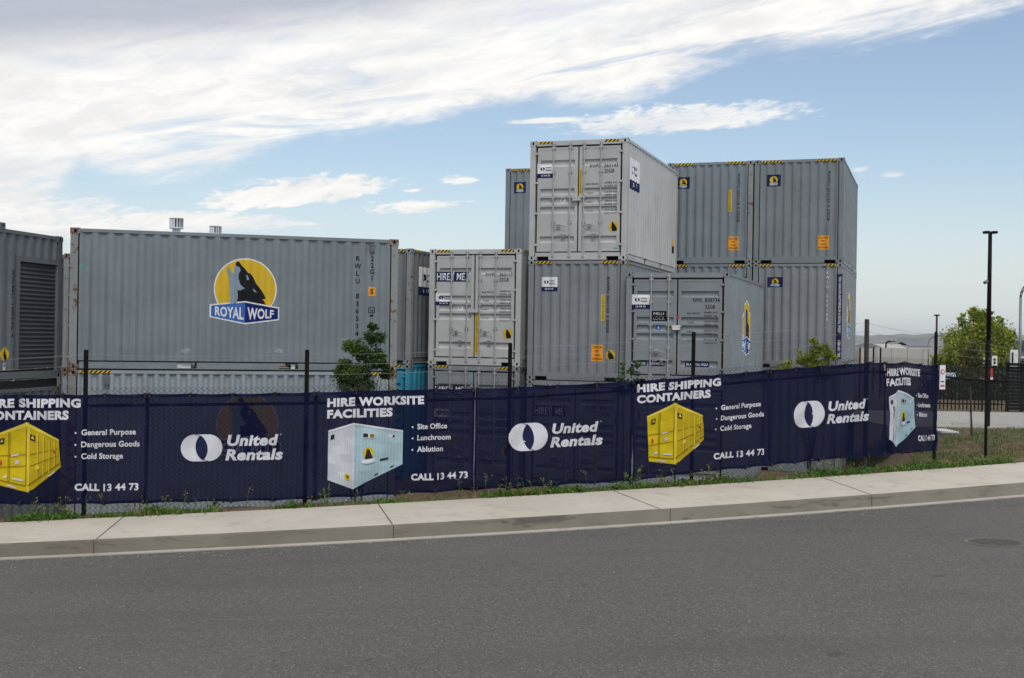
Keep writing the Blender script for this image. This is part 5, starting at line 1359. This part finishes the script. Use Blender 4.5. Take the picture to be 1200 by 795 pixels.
# white sign plates hung on poles / gate
for u0, u1, v0, v1, dd, lab, ps in ((1160.3, 1166.5, 417, 428.5, 33.0, 'white sign plate with dark symbol on the right of the dark lamp pole', None), (1149.5, 1152, 419, 426, 33.1, 'tiny white plate left of the dark lamp pole', None)):
    pa, pb_ = P(u0, v0, dd), P(u1, v1, dd); w_, h_ = pb_.x - pa.x, pa.z - pb_.z
    sg = thing('notice_sign', lab, 'sign', (pa.x, dd - .12, pb_.z)); link('plate', MB().use(MT['pale']).box(0, w_, -.005, .005, 0, h_).mesh('plate'), sg)
    a = Art(); a.disc(w_ / 2, h_ * .6, w_ * .25, MT['black_ink'], 1, 12); a.rect(w_ * .3, h_ * .15, w_ * .7, h_ * .4, MT['black_ink'], 1); a.build('symbol', lambda x, y, l: Vector((x, -.007 - .002 * l, y)), sg)
    g = MB().use(MT['post']).tube((w_ / 2, .05, -.35 - h_), (w_ / 2, .05, h_ * .8), .012, 6); link('bracket', g.mesh('bracket'), sg)
# lamp poles
ld = 33.0; lb = base_at(1157.6, ld); zt = P(1158.5, 273.5, ld).z - lb.z
lp = thing('lamp_pole', 'tall black lamp pole with flat twin head and a security camera', 'lamp pole', lb)
link('pole', MB().use(MT['post']).tube((0, 0, -.1), (0, 0, zt * .45), .075, 12, .062).tube((0, 0, zt * .45), (0, 0, zt), .062, 12, .05).tube((0, 0, -.02), (0, 0, .03), .14, 12).mesh('pole', True), lp)
for sgn in (-1, 1): link('lamp_head', MB().use(MT['post']).box(min(0, sgn * .05) if False else (sgn * .04 if sgn > 0 else -.17), .17 if sgn > 0 else -.04, -.10, .10, zt - .01, zt + .055).mesh('lamp_head'), lp)
cz = P(1153, 331, ld).z - lb.z; g = MB().use(MT['post']).tube((0, 0, cz + .06), (-.10, -.03, cz + .03), .022, 8); g.use(MT['pole_grey']).tube((-.07, -.02, cz + .03), (-.17, -.10, cz - .02), .045, 10); link('security_camera', g.mesh('security_camera'), lp)
for u, vt, vb_, dd, r0, lab, name in ((1096.6, 370.5, 440, 70, .07, 'thin distant pole with a small flat head, behind the end of the banners', 'lamp_pole'),):
    b_ = base_at(u, dd); h_ = P(u, vt, dd).z - b_.z; q = thing(name, lab, 'lamp pole', b_)
    link('pole', MB().use(MT['corner_post']).tube((0, 0, -.1), (0, 0, h_), r0, 8, r0 * .8).mesh('pole'), q); link('lamp_head', MB().use(MT['post']).box(-.13, .13, -.12, .12, h_, h_ + .08).mesh('lamp_head'), q)
def arm_lamp(u, vt, dd, r0, reach, lab, m_):
    b_ = base_at(u, dd); h_ = P(u, vt, dd).z - b_.z; q = thing('street_lamp', lab, 'street lamp', b_)
    rad = abs(reach); sg_ = 1 if reach > 0 else -1; pts = [Vector((0, 0, -.1)), Vector((0, 0, h_ - rad * .7))] + [Vector((sg_ * rad * (1 - math.cos(w_)), 0, h_ - rad * .7 + rad * .7 * math.sin(w_))) for w_ in np.linspace(.2, 1.57, 7)]
    link('pole', MB().use(m_).path(pts, r0, 8).mesh('pole', True), q); link('lamp_head', MB().use(m_).box(*(sorted((sg_ * rad, sg_ * (rad + .5)))), -.12, .12, h_ - .06, h_ + .04).mesh('lamp_head'), q)
arm_lamp(1194.5, 324, 45, .052, 1.1, 'grey street lamp with a curved arm at the right edge', MT['pole_grey'])
arm_lamp(1087.5, 393.5, 120, .07, 1.0, 'small far off street lamp with curved arm before the hills', MT['pole_grey'])
arm_lamp(1037.5, 400, 140, .10, .5, 'short far off dark lamp standing over the concrete wall', MT['post'])
# concrete wall and building behind
wd = 120; xa, xb = P(1008, 420, wd).x, P(1100, 420, wd).x; zt = P(1050, 408.3, wd).z; w0 = thing('concrete_wall', 'long pale concrete panel wall below the hills', 'wall', ((xa + xb) / 2, wd, LVL - .2)); hw = (xb - xa) / 2
g = MB().use(MT['wall_tilt']); npan = 5
for k in range(npan): g.box(-hw + 2 * hw * k / npan + .02, -hw + 2 * hw * (k + 1) / npan - .02, 0, .2, -.5, zt - LVL + .2)
g.use(MT['building']).box(-hw, hw, .05, .15, -.5, zt - LVL + .1); link('panels', g.mesh('panels'), w0)
for u0, u1, vt, dd, lab in ((1030, 1062, 403.5, 190, 'long pale low shed beyond the concrete wall'), (1066, 1092, 401.0, 230, 'smaller pale shed with dark roof beyond the concrete wall')):
    xa_, xb_, zt_2 = P(u0, 410, dd).x, P(u1, 410, dd).x, P((u0 + u1) / 2, vt, dd).z; sh = thing('shed', lab, 'shed', ((xa_ + xb_) / 2, dd, LVL - .3)); hw_ = (xb_ - xa_) / 2; hh_ = zt_2 - LVL + .3
    link('wall', MB().use(MT['pale']).box(-hw_, hw_, 0, 8, -.5, hh_ - .7).mesh('wall'), sh)
    rg = MB().use(MT['wall_tilt'] if u0 < 1050 else MT['building']); rg.face([(-hw_ - .3, -.3, hh_ - .75), (hw_ + .3, -.3, hh_ - .75), (hw_ + .3, 4, hh_), (-hw_ - .3, 4, hh_)]); rg.face([(-hw_ - .3, 4, hh_), (hw_ + .3, 4, hh_), (hw_ + .3, 8.3, hh_ - .75), (-hw_ - .3, 8.3, hh_ - .75)]); link('roof', rg.mesh('roof'), sh)
bd = 75; x0 = P(1181, 420, bd).x; zt = P(1190, 399, bd).z - LVL
bl_ = thing('warehouse', 'grey building with dark roof line at the right edge', 'building', (x0 + 7, bd + 4, LVL - .2))
link('wall', MB().use(MT['building']).box(-7, 7, -4, 4, -.3, zt - .25).mesh('wall'), bl_); link('roof', MB().use(MT['building_dark']).box(-7.2, 7.2, -4.2, 4.2, zt - .25, zt + .2).mesh('roof'), bl_)
for k in range(4):
    wn = link('window', MB().use(MT['pale']).box(-6.6 + k * 3.1, -5.0 + k * 3.1, -4.05, -3.99, .5, zt - .8).mesh('window'), bl_); link('pane', MB().use(MT['glass']).box(-6.5 + k * 3.1, -5.85 + k * 3.1, -4.07, -4.055, .6, zt - .9).box(-5.75 + k * 3.1, -5.1 + k * 3.1, -4.07, -4.055, .6, zt - .9).mesh('pane'), wn)
pa, pb_ = P(1184, 410, 46), P(1192.5, 432, 46); sg = thing('site_sign', 'tall white board by the gate before the grey building', 'sign', (pa.x, 46, LVL))
link('board', MB().use(MT['pale']).box(0, pb_.x - pa.x, -.02, .02, pb_.z - LVL, pa.z - LVL).mesh('board'), sg); link('leg', MB().use(MT['pole_grey']).box(.02, .07, .021, .07, 0, pb_.z - LVL + .3).mesh('leg'), sg); link('leg', MB().use(MT['pole_grey']).box(pb_.x - pa.x - .07, pb_.x - pa.x - .02, .021, .07, 0, pb_.z - LVL + .3).mesh('leg'), sg)
a = Art(); ww_, z0_, z1_ = pb_.x - pa.x, pb_.z - LVL, pa.z - LVL; a.rect(ww_ * .15, z0_ + .1, ww_ * .4, z1_ - .1, MT['navy_ink'], 1); a.build('printing', lambda x, y, l: Vector((x, -.022 - .002 * l, y)), sg)
# canopy roof just right of the stacks
cd = 52; cxm = P(1016, 405, cd).x; zt = P(1016, 402.5, cd).z; cn = thing('canopy', 'small dark canopy roof on posts behind the brown corner post', 'shelter', (cxm, cd, LVL)); hh = zt - LVL; hw = 14 / FPX * cd
g = MB().use(MT['leaf_hedge'] if False else MT['building_dark']); 
for q in ([(-hw, -.6, hh - .17), (hw, -.6, hh - .17), (hw * .35, 0, hh), (-hw * .35, 0, hh)], [(hw, .6, hh - .17), (-hw, .6, hh - .17), (-hw * .35, 0, hh), (hw * .35, 0, hh)], [(-hw, .6, hh - .17), (-hw, -.6, hh - .17), (-hw * .35, 0, hh)], [(hw, -.6, hh - .17), (hw, .6, hh - .17), (hw * .35, 0, hh)], [(-hw, -.6, hh - .19), (-hw, .6, hh - .19), (hw, .6, hh - .19), (hw, -.6, hh - .19)]): g.face(q)
link('roof', g.mesh('roof'), cn)
for sx in (-1, 1):
    for sy in (-1, 1): link('post', MB().use(MT['post']).tube((sx * hw * .85, sy * .5, -.05), (sx * hw * .85, sy * .5, hh - .18), .035, 6).mesh('post'), cn)
# pit lid in the bank, debris at the fence foot, road cover
p = base_at(1107, 30.5); pl = thing('pit_lid', 'flat pale concrete pit lid half buried in the bank', 'pit lid', p); link('slab', MB().use(MT['pale']).box(-.22, .20, -.5, .5, -.1, .07).mesh('slab'), pl); link('rim', MB().use(MT['pole_grey']).box(-.24, .22, -.52, .52, -.12, .03).mesh('rim'), pl)
q = Vector((ray(1167, 636).x, ray(1167, 636).y, ray(1167, 636).z))
dg = bpy.context.evaluated_depsgraph_get(); hit = bpy.data.objects['road'].ray_cast(CP, q.normalized())
if hit[0]:
    rc = thing('road_cover', 'round dark iron cover set into the asphalt at the right', 'manhole cover', hit[1]); up = hit[2] if hit[2].z > 0 else -hit[2]
    g = MB().use(MT['iron']); ring = [(.30 * math.cos(w_), .30 * math.sin(w_)) for w_ in np.linspace(0, 2 * math.pi, 33)[:-1]]
    f_ = lambda x, y, z: Vector((x, y, z - (up.x * x + up.y * y) / up.z))
    g.face([f_(x, y, .006) for x, y in ring])
    for i_ in range(32): j_ = (i_ + 1) % 32; g.face([f_(*ring[i_], -.02), f_(*ring[j_], -.02), f_(*ring[j_], .006), f_(*ring[i_], .006)])
    link('lid', g.mesh('lid'), rc); g = MB().use(MT['steel'])
    for k in range(-4, 5):
        hw_ = math.sqrt(max(0, .27 ** 2 - (k * .06) ** 2))
        if hw_ > .05: g.face([f_(-hw_, k * .06 - .008, .009), f_(hw_, k * .06 - .008, .009), f_(hw_, k * .06 + .008, .009), f_(-hw_, k * .06 + .008, .009)])
    g.mats[0] = MT['iron']; link('tread_ribs', g.mesh('tread_ribs'), rc)
    g = MB().use(MT['kerb'])
    for i_ in range(32):
        j_ = (i_ + 1) % 32; a_, b_ = ring[i_], ring[j_]; k0, k1 = 1.03, 1.17
        g.face([f_(a_[0] * k0, a_[1] * k0, .005), f_(b_[0] * k0, b_[1] * k0, .005), f_(b_[0] * k1, b_[1] * k1, .004), f_(a_[0] * k1, a_[1] * k1, .004)])
    link('rim', g.mesh('rim'), rc)
tb0 = verge_pt(872, .9); tb1 = verge_pt(895, 1.5)
dbr = thing('timber_plank', 'dark timber plank leaning on the ground below the logo banner near the corner', 'plank', tb0); d3 = (tb1 - tb0) + Vector((0, 0, .30)); g = MB().use(MT['timber']).tube((0, 0, .02), d3, .05, 4); link('board', g.mesh('board'), dbr)
